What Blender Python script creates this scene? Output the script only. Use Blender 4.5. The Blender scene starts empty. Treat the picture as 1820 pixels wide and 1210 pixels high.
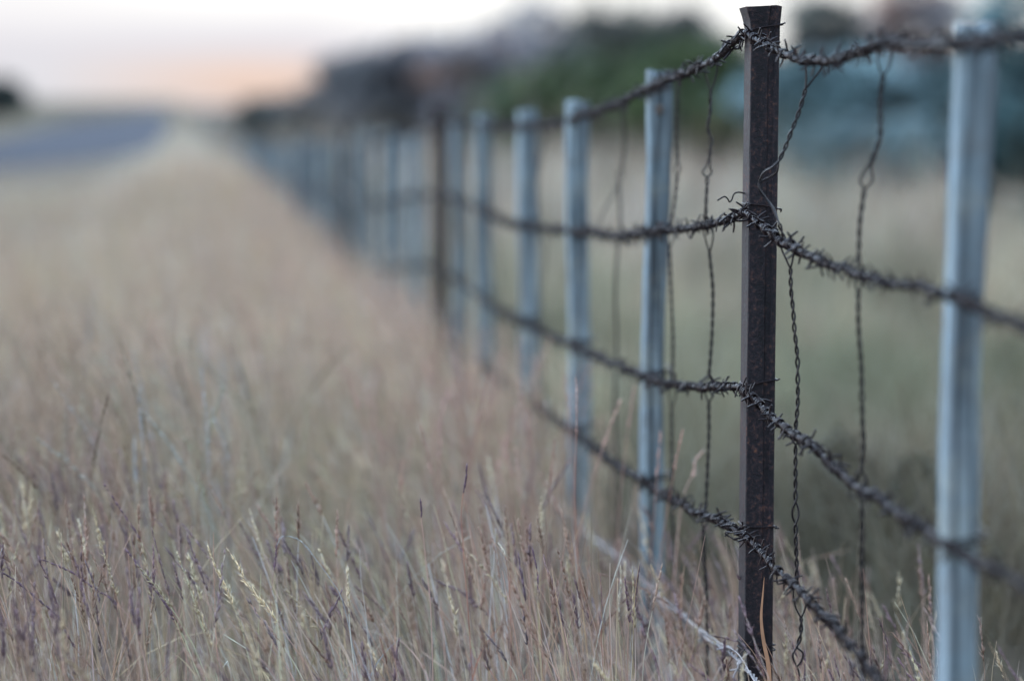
import bpy, math, random
import numpy as np
from mathutils import Vector, Matrix

RNG = np.random.default_rng(7)
random.seed(7)
scene = bpy.context.scene
COL = scene.collection
EYE = 1.03
F = 85 / 36 * 1820.0
PITCH = math.atan(305 / F)
D1 = 3.9
CP, SP = math.cos(PITCH), math.sin(PITCH)

# ------------------------------------------------------------------ layout
def ray(px, py):
    a, b = (px - 910) / F, (605 - py) / F
    return np.array([a, CP + b * SP, -SP + b * CP])      # world direction

def at(px, py, Y):
    d = ray(px, py)
    k = Y / d[1]
    return np.array([d[0] * k, Y, EYE + d[2] * k])

def gz(Y):
    Y = np.asarray(Y, float)
    s = 0.038 * 4 * np.logaddexp(0, (Y - 25) / 4)
    s2 = 0.058 * 10 * np.logaddexp(0, (Y - 165) / 10)
    return s - s2

_LP = np.array([(-30, 0), (4, 0), (5.7, .02), (8.5, .10), (12, .23), (16, .43), (22, .73), (30, 1.07), (45, 1.68), (60, 2.22), (80, 2.92), (100, 3.58), (130, 4.42), (150, 4.86), (165, 5.05), (175, 5.0), (200, 4.0), (250, 1.0), (460, -12)])
def gl(Y): return np.interp(Y, _LP[:, 0], _LP[:, 1])
def gxy(X, Y):
    """the field: a low grassy bank rises on the left of the fence line"""
    X = np.asarray(X, float); Y = np.asarray(Y, float)
    t = np.clip((wire_x(Y) + .28 - X) / .75, 0, 1); t = t * t * (3 - 2 * t)
    a = gz(Y); k = np.clip((Y - 120) / 40, 0, 1)
    return a + (gl(Y) - a) * np.maximum(t, k)
def ground_hit(px, py):
    d = ray(px, py)
    Y = np.arange(2.0, 175, 0.05)
    z = EYE + d[2] / d[1] * Y; g = gxy(d[0] / d[1] * Y, Y)
    i = np.argmax(z <= g) if (z <= g).any() else len(Y) - 1
    return np.array([d[0] / d[1] * Y[i], Y[i], float(g[i])])

_v = ray(294, 300)
FM = _v[0] / _v[1]                                       # fence slope dX/dY
WX1 = at(1322, 500, D1)[0]                               # wire line at Y = D1
def wire_x(Y): return WX1 + FM * (Y - D1)
def on_fence(px, py):
    d = ray(px, py)
    Y = (WX1 - FM * D1) / (d[0] / d[1] - FM)
    return at(px, py, Y)
U = np.array([FM, 1, 0]); U /= np.linalg.norm(U)          # along the fence, away
V = np.array([U[1], -U[0], 0])                            # to the right

# ------------------------------------------------------------------ mesh helpers
class MB:
    def __init__(s): s.v = []; s.f = []; s.c = []; s.n = 0
    def add(s, v, f, c=None):
        v = np.asarray(v, np.float32).reshape(-1, 3); f = np.asarray(f, np.int64)
        s.v.append(v); s.f.append(f + s.n); s.n += len(v)
        if c is None: c = np.ones((len(v), 3), np.float32) * .5
        s.c.append(np.broadcast_to(np.asarray(c, np.float32), (len(v), 3)))
    def mesh(s, name, mat, smooth=True, color=False):
        me = bpy.data.meshes.new(name)
        v = np.concatenate(s.v)
        me.vertices.add(len(v)); me.vertices.foreach_set('co', v.ravel())
        sizes = np.concatenate([np.full(len(f), f.shape[1], np.int32) for f in s.f])
        loops = np.concatenate([f.ravel() for f in s.f]).astype(np.int32)
        me.loops.add(len(loops)); me.loops.foreach_set('vertex_index', loops)
        me.polygons.add(len(sizes))
        st = np.concatenate([[0], np.cumsum(sizes)[:-1]]).astype(np.int32)
        me.polygons.foreach_set('loop_start', st)
        me.polygons.foreach_set('loop_total', sizes)
        me.polygons.foreach_set('use_smooth', np.full(len(sizes), smooth))
        if color:
            a = me.color_attributes.new('col', 'FLOAT_COLOR', 'POINT')
            c = np.concatenate(s.c)
            a.data.foreach_set('color', np.hstack([c, np.ones((len(c), 1), np.float32)]).astype(np.float32).ravel())
        me.update(calc_edges=True); me.validate()
        if mat: me.materials.append(mat)
        return me
    def build(s, name, mat, parent=None, **k):
        return link(name, s.mesh(name, mat, **k), parent)

def link(name, data, parent=None, loc=None):
    o = bpy.data.objects.new(name, data); COL.objects.link(o)
    if parent is not None: o.parent = parent
    if loc is not None: o.location = loc
    return o

def tag(o, label=None, cat=None, group=None, kind=None):
    if label: o['label'] = label
    if cat: o['category'] = cat
    if group: o['group'] = group
    if kind: o['kind'] = kind
    return o

def empty(name, loc, label, cat, group=None):
    o = bpy.data.objects.new(name, None); COL.objects.link(o)
    o.empty_display_size = .05
    o.location = [float(q) for q in loc]
    return tag(o, label, cat, group)

def frames(P):
    P = np.asarray(P, float)
    T = np.gradient(P, axis=0)
    T /= np.linalg.norm(T, axis=1)[:, None] + 1e-12
    N = np.zeros_like(P)
    n = np.cross(T[0], [0, 0, 1.0])
    if np.linalg.norm(n) < .1: n = np.cross(T[0], [1.0, 0, 0])
    n /= np.linalg.norm(n)
    for i in range(len(P)):
        n = n - T[i] * n.dot(T[i]); n /= np.linalg.norm(n)
        N[i] = n
    return T, N, np.cross(T, N)

def tube(mb, P, r, sides=6, cap=True, c=None):
    P = np.asarray(P, float); K = len(P)
    T, N, B = frames(P)
    r = np.broadcast_to(np.asarray(r, float), (K,))
    a = np.arange(sides) / sides * 2 * np.pi
    ring = P[:, None] + r[:, None, None] * (np.cos(a)[None, :, None] * N[:, None] + np.sin(a)[None, :, None] * B[:, None])
    i = np.arange(K - 1)[:, None] * sides; j = np.arange(sides)[None]; j2 = (j + 1) % sides
    f = np.stack([i + j, i + j2, i + sides + j2, i + sides + j], -1).reshape(-1, 4)
    mb.add(ring.reshape(-1, 3), f, c)
    if cap:
        for e, q in ((0, P[0]), (K - 1, P[-1])):
            b = ring[e]
            jj = np.arange(sides)
            ff = np.stack([jj, (jj + 1) % sides, np.full(sides, sides)], -1)
            if e == 0: ff = ff[:, ::-1]
            mb.add(np.vstack([b, q]), ff, c)

def catmull(P, n=12):
    P = np.asarray(P, float)
    Q = np.vstack([2 * P[0] - P[1], P, 2 * P[-1] - P[-2]])
    out = []
    t = np.linspace(0, 1, n, endpoint=False)[:, None]
    for i in range(1, len(Q) - 2):
        p0, p1, p2, p3 = Q[i - 1:i + 3]
        out.append(.5 * (2 * p1 + (p2 - p0) * t + (2 * p0 - 5 * p1 + 4 * p2 - p3) * t ** 2 + (3 * p1 - p0 - 3 * p2 + p3) * t ** 3))
    out.append(P[-1:])
    return np.vstack(out)

def resample(P, step):
    d = np.concatenate([[0], np.cumsum(np.linalg.norm(np.diff(P, axis=0), axis=1))])
    n = max(2, int(d[-1] / step) + 1)
    s = np.linspace(0, d[-1], n)
    return np.stack([np.interp(s, d, P[:, k]) for k in range(3)], 1), s

# ------------------------------------------------------------------ materials
def new_mat(name):
    m = bpy.data.materials.new(name); m.use_nodes = True
    return m, m.node_tree.nodes, m.node_tree.links, m.node_tree.nodes['Principled BSDF']

def ramp(nd, stops, interp='LINEAR'):
    r = nd.new('ShaderNodeValToRGB'); e = r.color_ramp.elements
    r.color_ramp.interpolation = interp
    while len(e) < len(stops): e.new(.5)
    for q, (p, c) in zip(e, stops):
        q.position = p; q.color = (*c, 1) if len(c) == 3 else c
    return r

def noise(nd, ln, scale, detail=4, rough=.55, vec=None, stretch=None, coord='Object'):
    n = nd.new('ShaderNodeTexNoise'); n.inputs['Scale'].default_value = scale
    n.inputs['Detail'].default_value = detail; n.inputs['Roughness'].default_value = rough
    tc = nd.new('ShaderNodeTexCoord')
    src = tc.outputs[coord]
    if stretch:
        mp = nd.new('ShaderNodeMapping'); mp.inputs['Scale'].default_value = stretch
        ln.new(src, mp.inputs['Vector']); src = mp.outputs[0]
    ln.new(src, n.inputs['Vector'])
    return n

def bump(nd, ln, b, h, strength, dist):
    bp = nd.new('ShaderNodeBump'); bp.inputs['Strength'].default_value = strength
    bp.inputs['Distance'].default_value = dist
    ln.new(h, bp.inputs['Height']); ln.new(bp.outputs[0], b.inputs['Normal'])

def mix_rgb(nd, ln, fac, a, b, mode='MIX'):
    m = nd.new('ShaderNodeMix'); m.data_type = 'RGBA'; m.blend_type = mode
    for s, v in ((0, fac), (6, a), (7, b)):
        if hasattr(v, 'is_linked'): ln.new(v, m.inputs[s])
        elif s == 0: m.inputs[0].default_value = v
        else: m.inputs[s].default_value = (*v, 1)
    return m.outputs[2]

def mat_iron():
    m, nd, ln, b = new_mat('rusted_iron')
    n1 = noise(nd, ln, 130, 5, .75)
    n2 = noise(nd, ln, 26, 5, .65, stretch=(1, 1, .22))
    n3 = noise(nd, ln, 420, 3, .6)
    r1 = ramp(nd, [(.38, (.003, .003, .006)), (.48, (.008, .0065, .011)), (.55, (.022, .015, .018)), (.62, (.055, .030, .026)), (.70, (.13, .065, .035))])
    ln.new(n1.outputs[0], r1.inputs[0])
    r2 = ramp(nd, [(.36, (.40, .42, .55)), (.5, (.9, .88, .95)), (.64, (1.7, 1.45, 1.35))])
    ln.new(n2.outputs[0], r2.inputs[0])
    c = mix_rgb(nd, ln, 1.0, r1.outputs[0], r2.outputs[0], 'MULTIPLY')
    ln.new(c, b.inputs['Base Color'])
    rr = ramp(nd, [(.3, (.42,) * 3), (.7, (.75,) * 3)]); ln.new(n1.outputs[0], rr.inputs[0])
    ln.new(rr.outputs[0], b.inputs['Roughness'])
    b.inputs['Metallic'].default_value = 0; b.inputs['Specular IOR Level'].default_value = .3
    ad = nd.new('ShaderNodeMath'); ad.operation = 'ADD'
    ln.new(n1.outputs[0], ad.inputs[0]); ln.new(n3.outputs[0], ad.inputs[1])
    bump(nd, ln, b, ad.outputs[0], .8, .002)
    return m

def mat_wire(name, lo, hi, metal, rough):
    m, nd, ln, b = new_mat(name)
    n1 = noise(nd, ln, 260, 4, .6)
    n2 = noise(nd, ln, 9, 3, .5)
    r1 = ramp(nd, [(.36, lo), (.68, hi)]); ln.new(n1.outputs[0], r1.inputs[0])
    r2 = ramp(nd, [(.35, (.7, .72, .8)), (.65, (1.15, 1.0, .92))]); ln.new(n2.outputs[0], r2.inputs[0])
    ln.new(mix_rgb(nd, ln, 1.0, r1.outputs[0], r2.outputs[0], 'MULTIPLY'), b.inputs['Base Color'])
    b.inputs['Metallic'].default_value = metal; b.inputs['Specular IOR Level'].default_value = .22; b.inputs['Roughness'].default_value = rough
    bump(nd, ln, b, n1.outputs[0], .35, .0006)
    return m

def mat_wood():
    m, nd, ln, b = new_mat('weathered_wood')
    oi = nd.new('ShaderNodeObjectInfo')
    n1 = noise(nd, ln, 1.0, 6, .65, stretch=(85, 85, 2.6))
    n2 = noise(nd, ln, 1.0, 4, .55, stretch=(34, 34, 1.6))
    n3 = noise(nd, ln, 30, 4, .6)
    r1 = ramp(nd, [(.34, (.036, .046, .056)), (.43, (.135, .175, .20)), (.55, (.215, .278, .318)), (.68, (.32, .39, .43))])
    ln.new(n1.outputs[0], r1.inputs[0])
    r2 = ramp(nd, [(.36, (.55, .53, .54)), (.48, (.92, .92, .92)), (.62, (1.2, 1.2, 1.18))])
    ln.new(n2.outputs[0], r2.inputs[0])
    c = mix_rgb(nd, ln, 1.0, r1.outputs[0], r2.outputs[0], 'MULTIPLY')
    r3 = ramp(nd, [(.4, (0, 0, 0)), (.75, (.35, .35, .35))]); ln.new(n3.outputs[0], r3.inputs[0])
    c = mix_rgb(nd, ln, r3.outputs[0], c, (.12, .10, .085))
    n4 = noise(nd, ln, 1.0, 3, .7, stretch=(95, 95, 1.1))     # drying cracks along the grain
    r4 = ramp(nd, [(.37, (.30, .30, .31)), (.45, (1, 1, 1))]); ln.new(n4.outputs[0], r4.inputs[0])
    c = mix_rgb(nd, ln, 1.0, c, r4.outputs[0], 'MULTIPLY')
    n5 = noise(nd, ln, 6, 4, .6)
    r5 = ramp(nd, [(.52, (0, 0, 0)), (.66, (.4, .4, .4))]); ln.new(n5.outputs[0], r5.inputs[0])
    c = mix_rgb(nd, ln, r5.outputs[0], c, (.33, .35, .30))
    # a little tone difference from post to post
    rv = nd.new('ShaderNodeMapRange'); rv.inputs[3].default_value = .82; rv.inputs[4].default_value = 1.1
    ln.new(oi.outputs['Random'], rv.inputs[0])
    c = mix_rgb(nd, ln, 1.0, c, rv.outputs[0], 'MULTIPLY')
    ln.new(c, b.inputs['Base Color']); b.inputs['Roughness'].default_value = 1.0
    b.inputs['Specular IOR Level'].default_value = .08
    bump(nd, ln, b, n1.outputs[0], .6, .003)
    return m

def mat_leafy(name, transl=.3, rough=.6, var=.25, scale=3.0, spec=.25):
    m, nd, ln, b = new_mat(name)
    a = nd.new('ShaderNodeAttribute'); a.attribute_name = 'col'
    n = noise(nd, ln, scale, 3, .6)
    r = ramp(nd, [(.3, (1 - var,) * 3), (.7, (1 + var,) * 3)]); ln.new(n.outputs[0], r.inputs[0])
    c = mix_rgb(nd, ln, 1.0, a.outputs['Color'], r.outputs[0], 'MULTIPLY')
    ln.new(c, b.inputs['Base Color']); b.inputs['Roughness'].default_value = rough
    b.inputs['Specular IOR Level'].default_value = spec
    t = nd.new('ShaderNodeBsdfTranslucent'); ln.new(c, t.inputs[0])
    mx = nd.new('ShaderNodeMixShader'); mx.inputs[0].default_value = transl
    ln.new(b.outputs[0], mx.inputs[1]); ln.new(t.outputs[0], mx.inputs[2])
    ln.new(mx.outputs[0], nd['Material Output'].inputs[0])
    return m

def mat_ground():
    m, nd, ln, b = new_mat('dry_ground')
    n1 = noise(nd, ln, .12, 5, .6)
    n2 = noise(nd, ln, 2.5, 6, .65)
    n3 = noise(nd, ln, .035, 3, .5)
    r1 = ramp(nd, [(.3, (.055, .043, .034)), (.5, (.085, .070, .053)), (.7, (.075, .072, .050))])
    ln.new(n1.outputs[0], r1.inputs[0])
    r2 = ramp(nd, [(.3, (.55, .52, .5)), (.7, (1.2, 1.18, 1.15))]); ln.new(n2.outputs[0], r2.inputs[0])
    c = mix_rgb(nd, ln, 1.0, r1.outputs[0], r2.outputs[0], 'MULTIPLY')
    r3 = ramp(nd, [(.4, (0, 0, 0)), (.65, (.6, .6, .6))]); ln.new(n3.outputs[0], r3.inputs[0])
    c = mix_rgb(nd, ln, r3.outputs[0], c, (.14, .115, .095))
    ln.new(c, b.inputs['Base Color']); b.inputs['Roughness'].default_value = .95
    b.inputs['Specular IOR Level'].default_value = .1
    bump(nd, ln, b, n2.outputs[0], .6, .08)
    return m

def mat_road():
    m, nd, ln, b = new_mat('asphalt')
    n1 = noise(nd, ln, .5, 5, .6); n2 = noise(nd, ln, 60, 3, .6)
    r1 = ramp(nd, [(.3, (.026, .029, .040)), (.7, (.044, .048, .062))]); ln.new(n1.outputs[0], r1.inputs[0])
    ln.new(r1.outputs[0], b.inputs['Base Color']); b.inputs['Roughness'].default_value = .95; b.inputs['Specular IOR Level'].default_value = .1
    bump(nd, ln, b, n2.outputs[0], .4, .004)
    return m

def mat_bark():
    m, nd, ln, b = new_mat('bark')
    n1 = noise(nd, ln, 1, 5, .65, stretch=(14, 14, 3))
    r1 = ramp(nd, [(.3, (.05, .045, .042)), (.7, (.15, .125, .11))]); ln.new(n1.outputs[0], r1.inputs[0])
    ln.new(r1.outputs[0], b.inputs['Base Color']); b.inputs['Roughness'].default_value = .9
    bump(nd, ln, b, n1.outputs[0], .6, .02)
    return m

IRON = mat_iron()
WIRE = mat_wire('rusted_wire', (.006, .005, .008), (.026, .016, .016), .08, .40)
STAY = mat_wire('dark_wire', (.006, .006, .009), (.020, .015, .017), .15, .42)
GALV = mat_wire('galvanised_wire', (.20, .19, .185), (.40, .385, .37), .2, .5)
WOOD = mat_wood()
GRASS = mat_leafy('dry_grass', .27, .65, .18, 30)
LEAF = mat_leafy('foliage', .22, .55, .35, 1.2)
GROUND = mat_ground(); ROAD = mat_road(); BARK = mat_bark()

# ------------------------------------------------------------------ ground and road
def ground():
    ys = np.unique(np.concatenate([np.arange(-30, 60, .5), np.arange(60, 200, 2.5), np.arange(200, 460, 20)]))
    xs = np.concatenate([np.arange(-400, -40, 30), np.arange(-40, -11, 2), np.arange(-10, 3, .14), np.arange(4, 41, 3), np.arange(70, 401, 30)])
    X, Y = np.meshgrid(xs, ys); Z = gxy(X, Y)
    v = np.stack([X, Y, Z], -1).reshape(-1, 3)
    nx = len(xs); i = np.arange(len(ys) - 1)[:, None] * nx; j = np.arange(nx - 1)[None]
    f = np.stack([i + j, i + j + 1, i + nx + j + 1, i + nx + j], -1).reshape(-1, 4)
    mb = MB(); mb.add(v, f)
    return tag(mb.build('ground', GROUND), 'dry grassy ground rising to a low crest', 'ground', kind='structure')
ground()

RL = [(286, 193.8), (262, 199), (215, 205), (150, 214), (85, 228), (-20, 252), (-220, 268)]
RR = [(303, 195.5), (301, 220), (293, 246), (268, 270), (150, 288), (-40, 304), (-220, 314)]
RLp = catmull(np.array([ground_hit(*p) for p in RL]), 10)
RRp = catmull(np.array([ground_hit(*p) for p in RR]), 10)
def road():
    t = np.linspace(0, 1, 9)[None, :, None]
    g = RLp[:, None] * (1 - t) + RRp[:, None] * t
    g[..., 2] = gxy(g[..., 0], g[..., 1]) + .02
    n = len(RLp); i = np.arange(n - 1)[:, None] * 9; j = np.arange(8)[None]
    f = np.stack([i + j, i + j + 1, i + 10 + j, i + 9 + j], -1).reshape(-1, 4)
    mb = MB(); mb.add(g.reshape(-1, 3), f)
    return tag(mb.build('road', ROAD), 'grey asphalt road curving down from the crest at left', 'road', kind='structure')
road()
ROADPOLY = np.vstack([RLp, RRp[::-1]])[:, :2]
def on_road(x, y):
    ins = np.zeros(len(x), bool); P = ROADPOLY; n = len(P)
    for i in range(n):
        x1, y1 = P[i]; x2, y2 = P[(i + 1) % n]
        c = (y1 > y) != (y2 > y)
        with np.errstate(divide='ignore', invalid='ignore'):
            xi = (x2 - x1) * (y - y1) / (y2 - y1) + x1
        ins ^= c & (x < xi)
    return ins

# ------------------------------------------------------------------ fence: wires' heights
S_PX = [
 [(780,212),(820,220),(860,224),(935,224),(985,222),(1030,207),(1070,196),(1110,180),(1162,152),(1200,138),(1240,122),(1280,98),(1305,75),(1322,58),(1345,70),(1385,91),(1430,108),(1480,107),(1530,90),(1572,78),(1650,79),(1740,78),(1820,70),(2000,60)],
 [(780,345),(830,362),(880,385),(935,402),(990,409),(1050,413),(1098,419),(1162,412),(1220,406),(1260,400),(1295,388),(1322,377),(1345,393),(1385,425),(1430,452),(1480,473),(1530,488),(1580,502),(1650,515),(1720,537),(1770,560),(1820,582),(2000,680)],
 [(780,480),(830,510),(880,545),(935,575),(1000,605),(1060,633),(1115,655),(1162,675),(1200,685),(1250,688),(1300,686),(1318,690),(1352,722),(1398,760),(1451,799),(1480,826),(1525,863),(1593,905),(1667,955),(1690,970),(1728,992),(1820,1036),(2000,1150)],
 [(780,600),(860,655),(935,707),(1000,752),(1035,777),(1090,822),(1141,853),(1185,880),(1220,898),(1254,917),(1308,940),(1332,963),(1383,1010),(1410,1038),(1437,1068),(1467,1098),(1501,1132),(1525,1166),(1600,1250),(1800,1420)],
 [(780,690),(900,815),(1000,905),(1060,958),(1121,1008),(1161,1049),(1222,1104),(1257,1134),(1302,1162),(1345,1210),(1420,1290),(1600,1440),(1800,1600)],
]
H_FAR = []
for pl in S_PX:
    p = on_fence(*pl[0]); H_FAR.append(float(p[2]))
POST_STEP = 0.2165 * D1
def far_strand(k, Y):
    bay = (Y - 2.17 * D1) / (POST_STEP * 6)
    sag = .06 * np.sin(np.pi * (bay % 1.0)) * (1 + .2 * k) + .012 * np.sin(Y * 1.7 + k)
    return H_FAR[k] - sag
FENCE_END = 44.0

def strand_path(k):
    near = np.array([on_fence(*p) for p in S_PX[k]])
    ys = np.arange(FENCE_END, near[0, 1] + .3, -.6)
    far = np.stack([wire_x(ys), ys, gz(ys) + far_strand(k, ys)], 1)
    return np.vstack([far, near])

def wire_pair(mb, P, S, wr, hr, pitch, sides=6, ph=0):
    """two wires twisted round each other along the path P"""
    T, N, B = frames(P)
    hr = np.broadcast_to(hr, (len(P),))
    for q in (0, np.pi):
        a = S / pitch * 2 * np.pi + q + ph
        tube(mb, P + hr[:, None] * (np.cos(a)[:, None] * N + np.sin(a)[:, None] * B), wr, sides)

def barb_mesh(i, mat, name='barb'):
    rr = random.Random(100 + i)
    mb = MB()
    for w in (0, 1):
        turns = rr.uniform(1.6, 2.2); a0 = rr.uniform(0, 6.28)
        n = 18
        t = np.linspace(0, 1, n)
        ang = a0 + w * 1.5 + t * turns * 2 * np.pi
        zz = (t - .5) * .0105 + (w - .5) * .006
        R = .0047 + .0004 * w
        coil = np.stack([R * np.cos(ang), R * np.sin(ang), zz], 1)
        def end(p, a, s):
            tan = np.array([-math.sin(a), math.cos(a), 0]) * s
            rad = np.array([math.cos(a), math.sin(a), 0])
            L = rr.uniform(.0095, .0135)
            d = tan * rr.uniform(.6, 1) + rad * rr.uniform(.5, .9) + np.array([0, 0, rr.uniform(-.35, .35)])
            d /= np.linalg.norm(d)
            return p + d * L * .45 + rad * .0006, p + d * L
        e0a, e0b = end(coil[0], ang[0], -1); e1a, e1b = end(coil[-1], ang[-1], 1)
        P = np.vstack([e0b, e0a, coil, e1a, e1b])
        r = np.full(len(P), .0013); r[0] = r[-1] = .0010
        tube(mb, P, r, 5)
    return mb.mesh(name, mat)
BARBS = [barb_mesh(i, WIRE) for i in range(9)]
BARBS_G = [barb_mesh(40 + i, GALV) for i in range(3)]

S_LABEL = ['rusty barbed wire strand, topmost of the fence, tied near the iron post top',
           'rusty barbed wire strand, second from the top, under the curled tie end',
           'rusty barbed wire strand across the middle of the iron post, third from the top',
           'rusty barbed wire strand, lowest dark one, sinking into grass at right',
           'pale galvanised wire strand low in the grass, bottom of the fence']
def build_strand(k):
    root = empty('barbed_wire', (wire_x(D1), D1, .0), S_LABEL[k], 'barbed wire', 'wire strands along the fence')
    org = np.array(root.location)
    mat = WIRE if k < 4 else GALV
    path = catmull(strand_path(k), 10)
    split = path[:, 1] > 11.0
    far = path[split]; near = path[~split]
    near = np.vstack([far[-1:], near])
    mb = MB()
    fp, _ = resample(far, .25)
    tube(mb, fp - org, .0042, 6)
    npth, S = resample(near, .0045)
    # small kinks where the barbs grip
    kx = np.interp(S, np.arange(0, S[-1] + .1, .055), RNG.normal(0, .0013, len(np.arange(0, S[-1] + .1, .055))))
    kz = np.interp(S, np.arange(0, S[-1] + .1, .048), RNG.normal(0, .0016, len(np.arange(0, S[-1] + .1, .048))))
    npth[:, 0] += kx; npth[:, 2] += kz
    wire_pair(mb, npth - org, S, 0.0023 if k < 4 else .0018, .0022, .036)
    mb.build('twisted_strand', mat, root)
    if k == 4:
        m2 = MB()                                        # straight loose wire beside the twist
        q = catmull(np.array([on_fence(*p) + np.array([-.004, -.012, .0]) for p in ((1120,1004),(1160,1042),(1222,1096),(1280,1138),(1316,1160),(1347,1212),(1390,1270))]), 8)
        tube(m2, q - org, .0013, 6); m2.build('loose_wire', GALV, root)
    T, N, B = frames(npth)
    spots = []
    s = .02
    gap = .045 if k < 4 else .15
    while s < S[-1] - .02:
        spots.append(int(s / .0045)); s += random.uniform(.7, 1.3) * gap
    spots = [i for i in spots if i < len(npth)]
    inview = [i for i in spots if npth[i, 1] > 2.6]
    inview.sort(key=lambda i: npth[i, 1])
    pick = inview[:100]; rest = [i for i in spots if i not in set(pick)]
    pool = BARBS if k < 4 else BARBS_G
    def mat4(i):
        a = random.uniform(0, 6.28)
        n = N[i] * math.cos(a) + B[i] * math.sin(a); b = np.cross(T[i], n)
        p = npth[i] - org
        return Matrix(((n[0], b[0], T[i][0], p[0]), (n[1], b[1], T[i][1], p[1]), (n[2], b[2], T[i][2], p[2]), (0, 0, 0, 1)))
    for i in pick:
        o = link('barb', random.choice(pool), root)
        o.matrix_local = mat4(i) @ Matrix.Scale(random.uniform(1.15, 1.5), 4)
    mbr = MB()
    def put(me, M):
        n = len(me.vertices); v = np.empty(n * 3); me.vertices.foreach_get('co', v); v = v.reshape(-1, 3)
        A = np.array(M)
        f4 = np.array([p.vertices[:] for p in me.polygons if len(p.vertices) == 4])
        f3 = np.array([p.vertices[:] for p in me.polygons if len(p.vertices) == 3])
        base = mbr.n
        mbr.add(v @ A[:3, :3].T + A[:3, 3], f4)
        mbr.f.append(f3 + base)
    for i in rest: put(random.choice(pool), mat4(i))
    # far barbs: simple crossed spikes
    Tf, Nf, Bf = frames(fp)
    ff, sf = resample(far, .075 if k < 4 else .2)
    for p in ff:
        for _ in range(2):
            d = RNG.normal(size=3); d[1] *= .4; d /= np.linalg.norm(d)
            tube(mbr, np.array([p - d * .014, p, p + d * .014]) - org, [.0008, .002, .0008], 3, cap=False)
    tag(mbr.build('distant_barbs', mat, root), kind='stuff')
STR_PATHS = [catmull(strand_path(k), 10) for k in range(5)]
for k in range(5): build_strand(k)
def strand_z(k, Y):
    P = STR_PATHS[k]; o = np.argsort(P[:, 1])
    return float(np.interp(Y, P[o, 1], P[o, 2]))

# ------------------------------------------------------------------ iron posts
IP_W, IP_D = .0475, .046                                   # across / along the fence
def iron_post_mesh(h, seed, flare=True):
    """channel section: closed front web, two flanges, hammered and flared top"""
    t = .006
    # outline in (v, u): front-left corner at the origin, u away from the camera
    sec = np.array([(0, 0), (IP_W, 0), (IP_W, IP_D), (IP_W - t, IP_D), (IP_W - t, t), (t, t), (t, IP_D), (0, IP_D)])
    # round the corners a little by adding chamfer points
    pts = []
    for i, p in enumerate(sec):
        a, b = sec[i - 1] - p, sec[(i + 1) % 8] - p
        c = min(.0022, np.linalg.norm(a) * .3, np.linalg.norm(b) * .3)
        pts += [p + a / np.linalg.norm(a) * c, p + (a / np.linalg.norm(a) + b / np.linalg.norm(b)) * c * .3, p + b / np.linalg.norm(b) * c]
    pts[3:3] = [np.array(q) for q in ((IP_W * .58, 0), (IP_W * .63, .0022), (IP_W * .80, .0022), (IP_W * .85, 0))]   # shallow rolled groove
    sec = np.array(pts); m = len(sec)
    zs = np.concatenate([np.linspace(-.25, h - .08, 40), h - np.array([.07, .055, .042, .03, .02, .012, .006, 0])])
    rg = np.random.default_rng(seed)
    mb = MB(); rings = []
    mid = np.array([IP_W / 2, IP_D / 2])
    for z in zs:
        e = max(0, 1 - (h - z) / .038) if flare else 0
        s = sec.copy()
        k = np.where(s[:, 0] < mid[0], 1, -1)
        s[:, 0] -= k * e ** 1.6 * np.where(s[:, 0] < mid[0], .0095, .0022)
        s[:, 1] -= np.where(s[:, 1] < mid[1], 1, -.3) * e ** 1.5 * .004
        s += rg.normal(0, .00018, s.shape)
        bow = .002 * math.sin(z * 2.1 + seed)
        zz = np.full(m, z)
        if z == zs[-1]:
            zz += .0025 * np.sin(s[:, 0] * 130 + seed) + np.where(s[:, 0] > mid[0], .002, -.001)
        rings.append((s[:, 0] + bow, s[:, 1], zz))
    v = np.stack([np.outer(r[0], V[:2]) + np.outer(r[1], U[:2]) for r in rings])
    v = np.concatenate([v, np.stack([r[2] for r in rings])[..., None]], -1)
    K = len(zs); i = np.arange(K - 1)[:, None] * m; j = np.arange(m)[None]; j2 = (j + 1) % m
    mb.add(v.reshape(-1, 3), np.stack([i + j, i + j2, i + m + j2, i + m + j], -1).reshape(-1, 4))
    top = v[-1]
    # top cap: web + two flanges as three strips
    o = 0
    idx = lambda c: c * 3 + 1 + (4 if c else 0)
    mb.add(top, [[idx(0), idx(1), idx(4), idx(5)], [idx(1), idx(2), idx(3), idx(4)], [idx(0), idx(5), idx(6), idx(7)]])
    return mb.mesh('post_body', IRON, smooth=False)

def loop_path(w, d, g, z0, z1, seed=0, front_extra=None):
    """closed tie round a rectangular post, in (v,u)"""
    q = [(-g, d * .2), (-g, d * .6), (-g * .2, d + g), (w * .5, d + g), (w + g * .2, d + g), (w + g, d * .6), (w + g, d * .15), (w + g * .3, -g), (w * .5, -g), (w * .1, -g), (-g, -g * .2), (-g * 1.6, d * .12)]
    P = []
    for i, (a, b) in enumerate(q):
        t = i / (len(q) - 1)
        front = a / w
        z = z0 + (z1 - z0) * min(max(front, 0), 1) + .001 * math.sin(i * 2.3 + seed)
        P.append(np.append(V[:2] * a + U[:2] * b, z))
    return catmull(np.array(P), 6)

def P_local(px, py, Y, org): return at(px, py, Y) - org

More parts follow.
